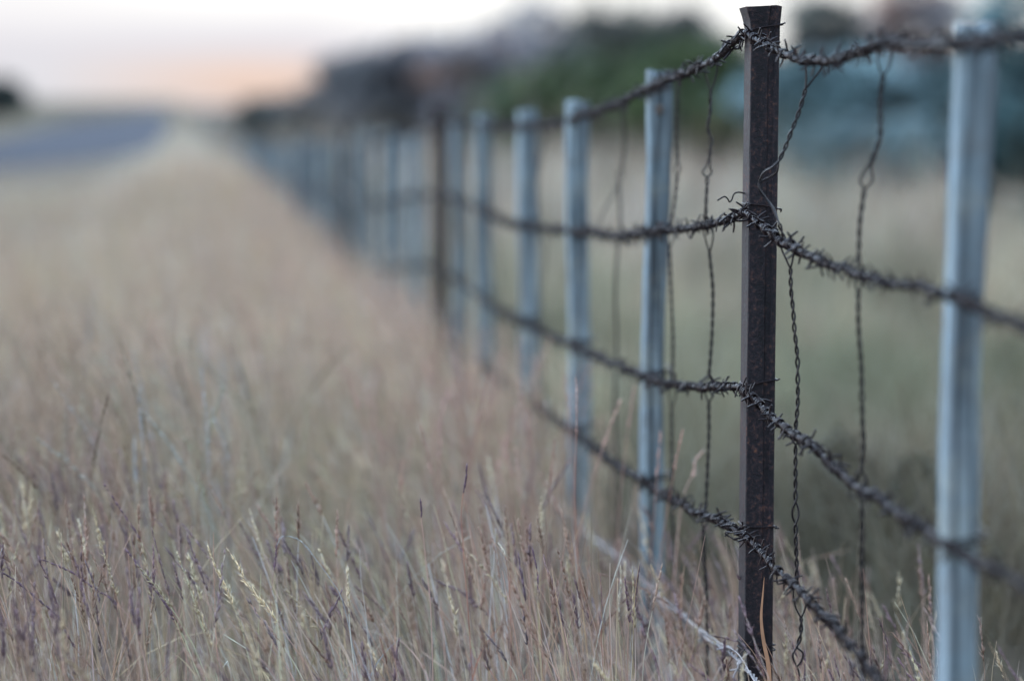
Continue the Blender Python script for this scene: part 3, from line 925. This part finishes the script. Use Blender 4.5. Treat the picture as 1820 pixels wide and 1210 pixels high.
    tufts(75, 9, 3.0, 4.9, lambda Y: fx(Y) + .06, lambda Y: fx(Y) + .42, lambda x, y: .25 + .12 * (vnoise(x, y, .2, 51) - .5), .2, 8, 3, .0010, 8, .45, 24, True, .4)
    # a few taller loose stems standing behind the focal plane
    n = 150; Y = RNG.uniform(4.5, 6.4, n); X = Y * RNG.uniform(-.23, -.085, n)
    b = np.stack([X, Y, gxy(X, Y)], 1)
    bend = RNG.normal(0, .16, (n, 2)); bend[:, 0] -= .12
    P = curves(b, RNG.uniform(.50, .70, n), RNG.normal(0, .07, (n, 2)) - [.06, 0], bend, 10)
    col = np.clip(tone(X, Y, n) * .8, 0, .42)
    stalk_tubes(mb, P, (.0016 * RNG.uniform(.8, 1.5, n))[:, None] * (1 - .55 * np.linspace(0, 1, 10))[None], col, 3)
    heads(mb, P, RNG.uniform(.15, .3, n), 40, np.full(n, .012), np.full(n, .0018), np.full(n, .22), col * .9, True, .2)
    n = 70; Y = RNG.uniform(4.4, 6.2, n); X = wire_x(Y) - RNG.uniform(.04, .5, n)
    P = curves(np.stack([X, Y, gxy(X, Y)], 1), RNG.uniform(.46, .66, n), RNG.normal(0, .06, (n, 2)), RNG.normal(0, .14, (n, 2)), 10)
    col = np.clip((PINK * .6 + RED * .4) * RNG.uniform(.75, 1.15, (n, 1)), 0, .6)
    stalk_tubes(mb, P, (.0015 * RNG.uniform(.8, 1.4, n))[:, None] * (1 - .55 * np.linspace(0, 1, 10))[None], col, 3)
    heads(mb, P, RNG.uniform(.12, .25, n), 34, np.full(n, .012), np.full(n, .0015), np.full(n, .2), col, True, .2)
    return mb
def far_grass(mb):
    def patch(n, y0, y1, xl, xr, h0, wid, dark=1.0, shrt=False):
        c = scatter(n, y0, y1, xl, xr); c = c[~on_road(c[:, 0], c[:, 1])]; n = len(c)
        b = np.concatenate([c, (gxy(c[:, 0], c[:, 1]) - .02)[:, None]], 1)
        h = h0 * np.exp(RNG.normal(0, .25, n))
        if shrt: h *= 1 - .62 * np.clip((wire_x(c[:, 1]) - c[:, 0] - .7) / .9, 0, 1)
        P = curves(b, h, RNG.normal(0, .2, (n, 2)), RNG.normal(0, .25, (n, 2)), 4)
        w = wid * RNG.uniform(.6, 1.5, n)[:, None] * np.array([1, .9, .6, .1])[None]
        a = vnoise(c[:, 0], c[:, 1], 4.0, 21); g = vnoise(c[:, 0], c[:, 1], 7.0, 22)
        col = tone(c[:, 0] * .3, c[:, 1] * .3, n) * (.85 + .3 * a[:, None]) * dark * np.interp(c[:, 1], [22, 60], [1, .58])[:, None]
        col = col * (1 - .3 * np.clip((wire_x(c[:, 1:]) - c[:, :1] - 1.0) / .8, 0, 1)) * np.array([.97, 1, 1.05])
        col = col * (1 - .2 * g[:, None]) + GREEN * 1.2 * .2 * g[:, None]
        dr = np.min(np.hypot(c[:, :1] - RRp[None, ::4, 0], c[:, 1:] - RRp[None, ::4, 1]), 1)
        P[..., 2] = b[:, 2:3] + (P[..., 2] - b[:, 2:3]) * (.3 + .7 * np.clip((dr - 2) / 5, 0, 1))[:, None]     # short verge by the road
        ribbons(mb, P, w, RNG.uniform(0, 6.28, n), col)
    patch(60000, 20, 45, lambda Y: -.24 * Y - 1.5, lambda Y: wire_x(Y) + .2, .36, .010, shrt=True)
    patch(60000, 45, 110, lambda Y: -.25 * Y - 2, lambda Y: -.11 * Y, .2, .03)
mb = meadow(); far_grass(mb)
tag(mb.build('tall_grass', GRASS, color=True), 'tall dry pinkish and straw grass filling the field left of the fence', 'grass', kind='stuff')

def pasture():
    """shorter, greener growth on the far side of the fence"""
    mb = MB()
    def patch(n, y0, y1, xl, xr, h0, wid, K=5):
        c = scatter(n, y0, y1, xl, xr)
        den = vnoise(c[:, 0], c[:, 1], 1.1, 31)
        c = c[RNG.random(n) < .35 + .8 * den]; n = len(c)
        b = np.concatenate([c, (gxy(c[:, 0], c[:, 1]) - .01)[:, None]], 1)
        h = h0 * np.exp(RNG.normal(0, .35, n)) * (.30 + 1.7 * vnoise(c[:, 0], c[:, 1] * .5, .32, 32) ** 2)
        P = curves(b, h, RNG.normal(0, .2, (n, 2)), RNG.normal(0, .35, (n, 2)), K)
        tt = np.linspace(0, 1, K)
        w = wid * RNG.uniform(.6, 1.5, n)[:, None] * (1 - .9 * tt ** 2)[None]
        g = vnoise(c[:, 0], c[:, 1] * .35, .6, 33)[:, None]
        near = np.clip((9 - c[:, 1]) / 4, 0, 1)[:, None]
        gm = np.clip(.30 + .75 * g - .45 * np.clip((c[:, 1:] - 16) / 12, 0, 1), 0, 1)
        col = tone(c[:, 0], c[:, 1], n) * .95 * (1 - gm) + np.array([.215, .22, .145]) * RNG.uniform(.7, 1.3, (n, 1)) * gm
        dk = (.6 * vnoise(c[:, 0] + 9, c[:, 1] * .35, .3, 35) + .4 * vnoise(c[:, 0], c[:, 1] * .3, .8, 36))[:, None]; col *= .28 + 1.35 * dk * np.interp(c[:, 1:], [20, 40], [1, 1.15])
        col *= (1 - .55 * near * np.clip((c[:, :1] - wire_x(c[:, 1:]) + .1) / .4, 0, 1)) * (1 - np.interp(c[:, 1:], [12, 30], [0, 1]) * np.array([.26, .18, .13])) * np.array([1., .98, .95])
        ribbons(mb, P, w, RNG.uniform(0, 6.28, n), col)
    fx = lambda Y: wire_x(Y) + .12
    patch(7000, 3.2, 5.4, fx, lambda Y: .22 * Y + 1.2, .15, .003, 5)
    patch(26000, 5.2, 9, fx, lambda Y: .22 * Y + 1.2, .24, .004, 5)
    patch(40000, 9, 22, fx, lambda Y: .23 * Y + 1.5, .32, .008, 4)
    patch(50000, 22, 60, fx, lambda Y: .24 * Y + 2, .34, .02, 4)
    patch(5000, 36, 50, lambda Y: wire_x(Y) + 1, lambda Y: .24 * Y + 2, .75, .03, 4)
    return mb
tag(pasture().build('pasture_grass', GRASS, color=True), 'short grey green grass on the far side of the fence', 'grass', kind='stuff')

# ------------------------------------------------------------------ single stalks that stand out
def stalk(label, pts, d, stem_c, head_c, head_px=0.2, nsp=26, L=.0135, w=.0012, spread=.2, r=.00115, awn=.6, arch=False, blade=False):
    Y = d * D1
    P = [at(px, py, Y) for px, py in pts]
    last = P[-1]; tail = P[-1] - P[-2]; tail /= np.linalg.norm(tail)
    k = last[2]
    P.append(np.array([last[0] + tail[0] * k * .5, Y, .5 * k])); P.append(np.array([last[0] + tail[0] * k * .7, Y, -.01]))
    P = catmull(np.array(P), 8)[::-1]
    P[:, 1] += np.linspace(0, .03, len(P)) * random.uniform(-1, 1)
    org = P[0].copy()
    root = empty('grass_stalk', org, label, 'grass stalk', 'grass stalks standing out of the field')
    P = P - org
    P, S = resample(P, .008)
    K = len(P)
    mb = MB()
    if blade:
        ribbons(mb, P[None], (.0085 * np.sin(np.linspace(.6, 3.1, K)) ** .8)[None], np.array([.2]), np.asarray(stem_c)[None])
        mb.build('stem', GRASS, root, color=True); return
    stalk_tubes(mb, P[None], (r * (1 - .55 * np.linspace(0, 1, K)))[None], np.asarray(stem_c)[None], 5)
    lf = P[int(K * .35)]                                   # one sheathing leaf
    q = np.linspace(0, 1, 8)[:, None]
    s = random.choice((-1, 1))
    LP = lf + q * np.array([.03 * s, .01, .16]) + q ** 2 * np.array([.05 * s, 0, -.05])
    ribbons(mb, LP[None], (.003 * (1 - q[:, 0] ** 2))[None], np.array([.4]), np.asarray(stem_c)[None] * .95)
    mb.build('stem', GRASS, root, color=True)
    hb = MB()
    heads(hb, P[None], np.array([head_px]), nsp, np.array([L]), np.array([w]), np.array([spread]), np.asarray(head_c)[None], True, awn)
    hb.build('seed_head', GRASS, root, color=True)
stalk('tallest reddish grass stalk, rising in front of the second wooden post', [(1024,678),(1026,720),(1024,800),(1022,885),(1026,970),(1032,1040),(1055,1105),(1090,1210)], 1.08, RED * 1.1, PINK * .8, .14, 34, .010, .0013, .16, .0017)
stalk('tall grass stalk with dark purple tip left of the tallest stalk', [(830,826),(828,850),(823,880),(820,915),(823,960),(826,1010),(832,1080),(840,1210)], 1.02, RED * 1.3, PURP, .085, 24, .012, .0016, .07, awn=.2)
stalk('thin upright grass stalk with a small dark needle tip', [(749,893),(750,920),(754,960),(760,1020),(766,1080),(770,1210)], 1.0, PINK, PURP * .9, .05, 12, .012, .0016, .06, awn=.2)
stalk('grass stalk with a long slim dark purple spike near the image centre', [(948,986),(955,1020),(957,1060),(960,1100),(963,1150),(965,1210)], .99, RED, PURP * 1.2, .20, 40, .0105, .0014, .10, awn=.3)
stalk('grass stalk with a pale silvery tip and thin reddish stem', [(890,973),(896,985),(902,1010),(906,1060),(908,1110),(908,1210)], 1.0, RED * 1.2, PALE, .05, 12, .009, .0009, .12, awn=.2)
stalk('straw coloured feathery panicle, left one of a leaning pair', [(374,972),(384,1000),(402,1040),(420,1085),(440,1130),(478,1215)], .99, STRAW, STRAW * 1.15, .22, 60, .013, .0010, .30, .0011)
stalk('straw coloured feathery panicle, right one of a leaning pair', [(405,968),(425,1000),(445,1040),(478,1080),(512,1130),(558,1200)], .985, PINK * .9, STRAW * 1.2, .30, 90, .013, .0010, .34, .0011)
stalk('pale silvery grass stalk arching over to the left', [(496,962),(501,951),(515,950),(540,962),(565,995),(590,1030),(612,1075),(640,1210)], 1.0, np.array([.40,.42,.43]), np.array([.42,.43,.42]), .18, 22, .008, .0007, .12, .001, awn=.2)
stalk('lilac brown stalk crossing behind the arching silvery stalk', [(494,955),(492,990),(486,1030),(482,1075),(486,1140),(500,1215)], 1.01, PINK * .8, PURP * 1.4, .12, 20, .0105, .0014, .1)
stalk('slender dark tipped stalk leaning left above the left grass', [(184,858),(200,882),(225,920),(255,966),(280,1020),(310,1080),(365,1215)], 1.03, PINK * .85, PURP * 1.1, .22, 22, .011, .0015, .08)
stalk('dark purple drooping seed stalk at the lower left corner', [(16,1016),(36,1030),(58,1050),(84,1072),(110,1098),(124,1130),(160,1180),(195,1215)], .98, BROWN * 1.1, PURP, .34, 60, .012, .0016, .14)
stalk('dark seed stalk leaning left, between the corner stalk and straw panicles', [(70,994),(95,1004),(130,1020),(165,1045),(205,1072),(235,1110),(270,1215)], 1.0, PINK * .8, PURP * 1.15, .30, 44, .012, .0016, .14)
stalk('heavy dark seed stalk leaning left into the straw panicle pair', [(222,982),(240,1005),(262,1035),(285,1065),(312,1110),(352,1215)], .99, STRAW * .9, PURP * 1.1, .3, 54, .012, .0016, .17)
stalk('short dark red spike just left of the pale bottom wire', [(1066,1020),(1069,1050),(1070,1085),(1069,1130),(1072,1215)], 1.0, RED, PURP * 1.5, .24, 30, .006, .0009, .09)
stalk('pale feathery grass stalk beside the short dark red spike', [(1104,1008),(1104,1040),(1100,1075),(1100,1120),(1108,1215)], 1.02, STRAW, PALE * .95, .25, 50, .007, .0008, .22)
stalk('pale blurred grass stem slanting up to the right behind the straw panicles', [(500,832),(470,880),(438,940),(410,985),(395,1030),(380,1090),(372,1215)], 1.28, PALE * .8, PALE * .85, .55, 90, .014, .0020, .14, .0024)
stalk('curved pinkish wisp rising between knotted wooden post and iron post', [(1246,806),(1236,820),(1232,842),(1222,862),(1212,895),(1204,960),(1196,1060),(1190,1210)], 1.14, PINK * 1.1, PINK * 1.2, .10, 40, .010, .0012, .22, .0014)
stalk('orange brown grass blade across the foot of the sharp iron post', [(1360,1028),(1357,1060),(1354,1100),(1358,1140),(1366,1180),(1368,1215)], .97, np.array([.36,.20,.12]), None, blade=True)

# ------------------------------------------------------------------ trees and shrubs beyond
def tree(kind, label, px, base_y, top_y, wpx, col, dense=1.0, leaf=.11, group='trees beyond the field', trunk_h=.35, bare=0.0, seed=0, cat='tree', flat=1.0, Y=None):
    rg = np.random.default_rng(seed)
    if Y is None: g = ground_hit(px, base_y); Y = g[1]
    x = at(px, 300, Y)[0]; gz0 = float(gxy(x, Y))
    H = float(at(px, top_y, Y)[2]) - gz0; R = wpx / F * Y / 2
    root = empty(kind, (x, Y, gz0 - .05), label, cat, group)
    mb = MB(); tips = []
    def limb(p, d, L, r, depth):
        n = 6; P = [p]; dd = d.copy()
        for i in range(n):
            dd = dd + rg.normal(0, .16, 3) + np.array([0, 0, .05]); dd /= np.linalg.norm(dd)
            P.append(P[-1] + dd * L / n)
        P = np.array(P)
        tube(mb, P, np.linspace(r, r * .5, n + 1), 6 if depth < 2 else 4, cap=False)
        tips.append((P[-1], depth)); tips.append((P[n // 2 + 1], depth))
        if depth < (4 if bare else 3):
            for _ in range(rg.integers(2, 4)):
                k = rg.integers(2, n + 1)
                nd = dd + rg.normal(0, .75, 3) * np.array([1, 1, .6]); nd /= np.linalg.norm(nd)
                if nd[2] < -.15: nd[2] *= -.5
                limb(P[k], nd, L * rg.uniform(.55, .8), r * .55, depth + 1)
    for _ in range(2 if H < 3.2 else 1):
        limb(np.array([rg.normal(0, .1), rg.normal(0, .1), 0.]), np.array([rg.normal(0, .2), rg.normal(0, .2), 1.]), H * trunk_h, .035 * H ** .8, 0)
    mb.build('trunk', BARK, root)
    # crown: leaf clumps inside an uneven envelope plus the limb tips
    lb = MB()
    nc = int(95 * dense)
    C = []
    while len(C) < nc:
        q = rg.uniform(-1, 1, 3)
        rr = np.linalg.norm(q)
        lump = .78 + .3 * math.sin(q[0] * 4 + seed) * math.cos(q[1] * 4 + seed * 2) + .16 * math.sin(q[2] * 6 + seed)
        if rr < lump and rg.random() < .35 + rr:
            C.append([q[0] * R, q[1] * R, H * (.55 + .45 * q[2] * flat)])
    C = np.array(C)
    cs = rg.uniform(.11, .30, nc) * R * rg.uniform(.7, 1.2, nc)
    per = int(90 * (1 - bare)) + 8
    idx = np.repeat(np.arange(nc), per); M = len(idx)
    q = rg.normal(0, 1, (M, 3)); pos = C[idx] + q * cs[idx][:, None] * np.array([.75, .75, .5])
    keep = (pos[:, 2] > .12) & (pos[:, 2] < H * 1.03); pos = pos[keep]; idx = idx[keep]; M = len(idx)
    n1 = rg.normal(size=(M, 3)); n1[:, 2] = np.abs(n1[:, 2]); n1 /= np.linalg.norm(n1, axis=1, keepdims=True)
    A = np.cross(n1, rg.normal(size=(M, 3))); A /= np.linalg.norm(A, axis=1, keepdims=True); B = np.cross(n1, A)
    s = (leaf * rg.uniform(.5, 1.25, M))[:, None]
    v = np.stack([pos - A * s, pos + B * s * .5, pos + A * s, pos - B * s * .5], 1).reshape(-1, 3)
    fq = 2.6 / max(R, .3)                                 # foliage tone drifts in big soft patches through the crown
    tn = np.sin(C[:, 0] * fq + seed) * np.sin(C[:, 2] * fq * 1.3 + seed * 1.7) + .6 * np.sin(C[:, 1] * fq * 1.5 + seed * .6) + rg.normal(0, .35, nc)
    ci = np.clip(((tn + 1.3) / 2.6 * len(col)).astype(int), 0, len(col) - 1)
    cc = np.asarray(col)[ci][idx] * (rg.uniform(.65, 1.45, nc)[idx])[:, None] * rg.uniform(.75, 1.25, (M, 1))
    lb.add(v, np.arange(M)[:, None] * 4 + np.arange(4)[None], np.repeat(cc, 4, 0))
    if bare:                                              # fine twigs fill the crown
        tp = np.array([t[0] for t in tips])
        sel = tp[rg.integers(0, len(tp), 900)] + rg.normal(0, .12 * R, (900, 3))
        d = rg.normal(size=(900, 3)); d[:, 2] = np.abs(d[:, 2]) + .3; d /= np.linalg.norm(d, axis=1, keepdims=True)
        P = sel[:, None] + d[:, None] * (np.linspace(0, 1, 4) * 1)[None, :, None] * rg.uniform(.2, .55, 900)[:, None, None]
        P[:, 1:] += np.cumsum(rg.normal(0, .03, (900, 3, 3)), 1)
        stalk_tubes(lb, P, np.full((900, 4), .007), np.tile(np.array([[.12, .10, .095]]), (900, 1)), 3)
    lb.build('crown', LEAF, root, color=True)
    return root
DG = np.array([(.050,.070,.068),(.065,.085,.078),(.04,.055,.058),(.085,.095,.088)])
GY = np.array([(.20,.205,.235),(.245,.240,.26),(.155,.168,.195),(.30,.27,.265)])
GN = np.array([(.048,.070,.030),(.066,.095,.038),(.034,.053,.030),(.095,.118,.055)])
TL = np.array([(.05,.088,.098),(.10,.165,.175),(.20,.31,.335),(.06,.105,.11),(.27,.39,.42)])
DT = np.array([(.055,.105,.115),(.075,.13,.135),(.04,.075,.085)])
RB = np.array([(.30,.19,.15),(.22,.165,.15),(.17,.14,.135)])
tree('dense_bush', 'dark rounded bush at the far left end of the tree line', 480, 252, 172, 120, DG, 1.0, .09, seed=1, cat='bush', flat=1.1)
tree('dense_bush', 'dark low bush between the end bush and the grey trees', 565, 258, 150, 150, DG * .6 + GY.mean(0) * .4, 1.0, .1, seed=2, cat='bush', flat=1.1)
tree('small_tree', 'small grey leafless tree above the far fence posts', 615, 264, 98, 150, GY * .5 + DG * .5, .9, .10, bare=.55, seed=3)
tree('small_tree', 'grey brown tree with dense lower crown over the blurred fence', 690, 270, 78, 190, GY * .65 + DG * .4, 1.0, .11, bare=.35, seed=4)
tree('small_tree', 'taller grey tree with a dark crown behind the second iron post', 755, 270, 36, 150, GY * .9, 1.0, .11, bare=.45, seed=5)
tree('small_tree', 'wispy rust brown tree between grey tree and green trees', 845, 276, 30, 220, np.vstack([RB, GY]), 1.2, .11, bare=.3, seed=6)
tree('small_tree', 'tall thin bare tree reaching the top edge left of the green trees', 945, 270, -45, 210, GY, 1.0, .10, bare=.55, seed=7)
tree('green_tree', 'dark green rounded tree behind the third wooden post', 1010, 308, 92, 230, GN, 1.7, .12, seed=8)
tree('green_tree', 'bright green bushy tree between the knotted post and the iron post', 1220, 314, 74, 280, GN * 1.1, 1.9, .12, seed=9)
tree('green_tree', 'dark grey green tree with high crown behind the green trees', 1125, 285, 2, 240, GN * .4 + GY.mean(0) * .3, 1.2, .12, bare=.2, seed=10)
tree('small_tree', 'tall sparse tree with crown gaps behind the iron post top', 1215, 280, -10, 150, GY * .8, .6, .11, bare=.5, seed=11)
tree('blue_bush', 'large blue green bush right of the sharp iron post', 1470, 338, 92, 260, TL, 1.3, .12, seed=12, cat='bush', flat=1.1)
tree('blue_bush', 'blue green bush touching the nearest wooden post', 1630, 336, 110, 230, TL * .7, 1.2, .12, seed=13, cat='bush', flat=1.1)
tree('dense_bush', 'dark teal bush filling the right edge beside the nearest post', 1825, 410, 70, 220, DT, 1.7, .10, seed=14, cat='bush', flat=1.1)
tree('green_tree', 'grey green tree rising behind the large blue bush', 1455, 285, -5, 170, DG * 1.1, 1.0, .12, bare=.3, seed=15)
tree('small_tree', 'rust brown tree behind the top of the nearest wooden post', 1640, 285, -40, 200, np.vstack([RB * 1.5, RB, GY]), .9, .11, bare=.4, seed=16)
tree('small_tree', 'dark sparse tree behind the right edge bush', 1800, 290, -90, 220, DT * 2.0, .9, .11, bare=.35, seed=17)
tree('small_tree', 'pale grey tree behind the two blue green bushes', 1555, 275, 20, 200, GY * .8, 1.0, .11, bare=.3, seed=18)
tree('dense_bush', 'dark bush on the crest at the left picture edge', -6, 215, 148, 70, DG, 1.2, .3, seed=19, cat='bush', flat=1.1)
tree('green_tree', 'dark green tree low behind the fourth wooden post', 900, 290, 150, 160, GN * .6 + DG * .4, 1.3, .11, seed=20)
tree('green_tree', 'grey green bush directly behind the sharp iron post', 1325, 312, 128, 170, GN * .6 + TL[:4] * .3, 1.3, .11, seed=23)
tree('blue_bush', 'low blue green bush spreading below the large blue bush', 1545, 352, 205, 230, TL * .8 + .03, 1.2, .11, seed=24, cat='bush', flat=1.1)
tree('dense_bush', 'dark bush in the gap just right of the iron post', 1385, 300, 105, 130, GN * .4 + TL[:4] * .3, 1.3, .11, seed=22, cat='bush', flat=1.1)

# ------------------------------------------------------------------ low green weeds by the fence foot at right
def weeds():
    mb = MB(); n = 2600
    cx = [(at(1625, 1040, 6.0)[0], 6.0, .17), (at(1490, 985, 6.6)[0], 6.6, .16), (at(1800, 900, 7.6)[0], 7.6, .3), (at(1850, 700, 10)[0], 10.6, .45)]
    for i, (x, y, r) in enumerate(cx):
        p = np.stack([RNG.normal(x, r * .5, n), RNG.normal(y, r * .6, n), np.zeros(n)], 1)
        hgt = .24 * np.exp(-(((p[:, 0] - x) / r) ** 2 + ((p[:, 1] - y) / r) ** 2)) + .03
        p[:, 2] = RNG.random(n) * hgt * 1.2
        nn = RNG.normal(size=(n, 3)); nn[:, 2] = np.abs(nn[:, 2]) + .4; nn /= np.linalg.norm(nn, axis=1, keepdims=True)
        A = np.cross(nn, RNG.normal(size=(n, 3))); A /= np.linalg.norm(A, axis=1, keepdims=True); B = np.cross(nn, A)
        s = RNG.uniform(.008, .022, n)[:, None]
        v = np.stack([p - A * s, p + B * s * .45, p + A * s, p - B * s * .45], 1).reshape(-1, 3)
        c = np.array([.052, .054, .034]) * RNG.uniform(.6, 1.5, (n, 1))
        mb.add(v, np.arange(n)[:, None] * 4 + np.arange(4)[None], np.repeat(c, 4, 0))
    return mb
tag(weeds().build('low_weeds', GRASS, color=True), 'low dark green weeds in patches on the ground beyond the fence', 'weeds', kind='stuff')

# ------------------------------------------------------------------ sky, sun, camera
SUN_EL, SUN_AZ = math.radians(7), math.radians(-70)        # azimuth from +Y, negative to the left
w = bpy.data.worlds.new('World'); scene.world = w; w.use_nodes = True
nd, ln = w.node_tree.nodes, w.node_tree.links
for n_ in list(nd): nd.remove(n_)
out = nd.new('ShaderNodeOutputWorld')
sky = nd.new('ShaderNodeTexSky'); sky.sky_type = 'NISHITA'; sky.sun_disc = False
sky.sun_elevation = SUN_EL; sky.sun_rotation = SUN_AZ; sky.dust_density = 1.5; sky.ozone_density = 2.0
b1 = nd.new('ShaderNodeBackground'); ln.new(sky.outputs[0], b1.inputs[0]); b1.inputs[1].default_value = .13
tc = nd.new('ShaderNodeTexCoord'); sx = nd.new('ShaderNodeSeparateXYZ'); ln.new(tc.outputs['Generated'], sx.inputs[0])
def math_(op, a, b=None, c=None):
    m = nd.new('ShaderNodeMath'); m.operation = op
    for i, q in enumerate((a, b, c)):
        if q is None: continue
        if hasattr(q, 'is_linked'): ln.new(q, m.inputs[i])
        else: m.inputs[i].default_value = q
    return m.outputs[0]
zc, xc = sx.outputs[2], sx.outputs[0]
nz = nd.new('ShaderNodeTexNoise'); nz.inputs['Scale'].default_value = 1.0; nz.inputs['Detail'].default_value = 4
mp = nd.new('ShaderNodeMapping'); mp.inputs['Scale'].default_value = (6, 6, 40); ln.new(tc.outputs['Generated'], mp.inputs[0]); ln.new(mp.outputs[0], nz.inputs[0])
# cloud bank: elevation ramp, lifted a little towards the right and broken by noise
e1 = math_('MULTIPLY_ADD', math_('MAXIMUM', math_('ADD', xc, .085), 0.0), .16, zc)
e2 = math_('MULTIPLY_ADD', math_('SUBTRACT', nz.outputs[0], .5), .014, e1)
e3 = math_('DIVIDE', e2, .12)
cr = ramp(nd, [(0, (.72, .62, .62)), (.23, (.84, .68, .62)), (.30, (.96, .71, .58)), (.36, (.92, .79, .76)), (.42, (.86, .83, .88)), (.50, (1.0, .98, 1.0)), (.60, (1.25, 1.24, 1.2)), (1, (1.25, 1.25, 1.22))])
ln.new(e3, cr.inputs[0])
# left of the glow the low sky is a cool lilac grey
lf = nd.new('ShaderNodeMapRange'); ln.new(xc, lf.inputs[0]); lf.inputs[1].default_value = -.19; lf.inputs[2].default_value = -.11
cr2 = ramp(nd, [(0, (.62, .66, .74)), (.28, (.84, .83, .87)), (.42, (.86, .84, .89)), (.54, (1.05, 1.03, 1.04)), (1, (1.25, 1.25, 1.22))])
ln.new(e3, cr2.inputs[0])
low = mix_rgb(nd, ln, lf.outputs[0], cr2.outputs[0], cr.outputs[0])
# upper cloud veil turns to blue dusk overhead
hi = ramp(nd, [(.10, (1.25, 1.25, 1.22)), (.3, (2.6, 3.1, 3.65)), (.7, (2.2, 2.95, 3.95)), (1, (2.1, 2.85, 3.9))]); ln.new(zc, hi.inputs[0])
# the dusk sky is brighter towards the afterglow, ahead and to the left, than behind
glow = math_('MULTIPLY_ADD', math_('ADD', math_('MULTIPLY', xc, -.62), math_('MULTIPLY', sx.outputs[1], .55)), 1.1, 1.2)
hv = nd.new('ShaderNodeVectorMath'); hv.operation = 'SCALE'; ln.new(hi.outputs[0], hv.inputs[0]); ln.new(glow, hv.inputs['Scale'])
up = nd.new('ShaderNodeMapRange'); ln.new(zc, up.inputs[0]); up.inputs[1].default_value = .09; up.inputs[2].default_value = .13
cl = mix_rgb(nd, ln, up.outputs[0], low, hv.outputs[0])
b2 = nd.new('ShaderNodeBackground'); ln.new(cl, b2.inputs[0]); b2.inputs[1].default_value = .93
mx = nd.new('ShaderNodeMixShader'); cov = nd.new('ShaderNodeMapRange'); ln.new(zc, cov.inputs[0])
cov.inputs[1].default_value = .12; cov.inputs[2].default_value = .6; cov.inputs[3].default_value = 1.0; cov.inputs[4].default_value = .75
ln.new(cov.outputs[0], mx.inputs[0]); ln.new(b1.outputs[0], mx.inputs[1]); ln.new(b2.outputs[0], mx.inputs[2])
ln.new(mx.outputs[0], out.inputs[0])

sl = bpy.data.lights.new('Sun', 'SUN'); sl.energy = .8; sl.angle = math.radians(25); sl.color = (1, .86, .78)
so = bpy.data.objects.new('Sun', sl); COL.objects.link(so)
sd = Vector((math.sin(SUN_AZ) * math.cos(SUN_EL), math.cos(SUN_AZ) * math.cos(SUN_EL), math.sin(SUN_EL)))
so.rotation_euler = sd.to_track_quat('Z', 'Y').to_euler()

cam = bpy.data.cameras.new('Camera'); co = bpy.data.objects.new('Camera', cam); COL.objects.link(co)
co.location = (0, 0, EYE); co.rotation_euler = (math.pi / 2 - PITCH, 0, 0)
cam.lens = 85; cam.sensor_width = 36; cam.clip_start = .1; cam.clip_end = 1500
cam.dof.use_dof = True; cam.dof.focus_distance = D1 * .985; cam.dof.aperture_fstop = 1.38
cam.dof.aperture_blades = 0
scene.camera = co
scene.render.engine = 'CYCLES'
scene.cycles.use_denoising = True
scene.cycles.max_bounces = 6; scene.cycles.diffuse_bounces = 3; scene.cycles.transmission_bounces = 4
scene.view_settings.view_transform = 'Standard'; scene.view_settings.look = 'None'
scene.view_settings.exposure = 0; scene.view_settings.gamma = 1
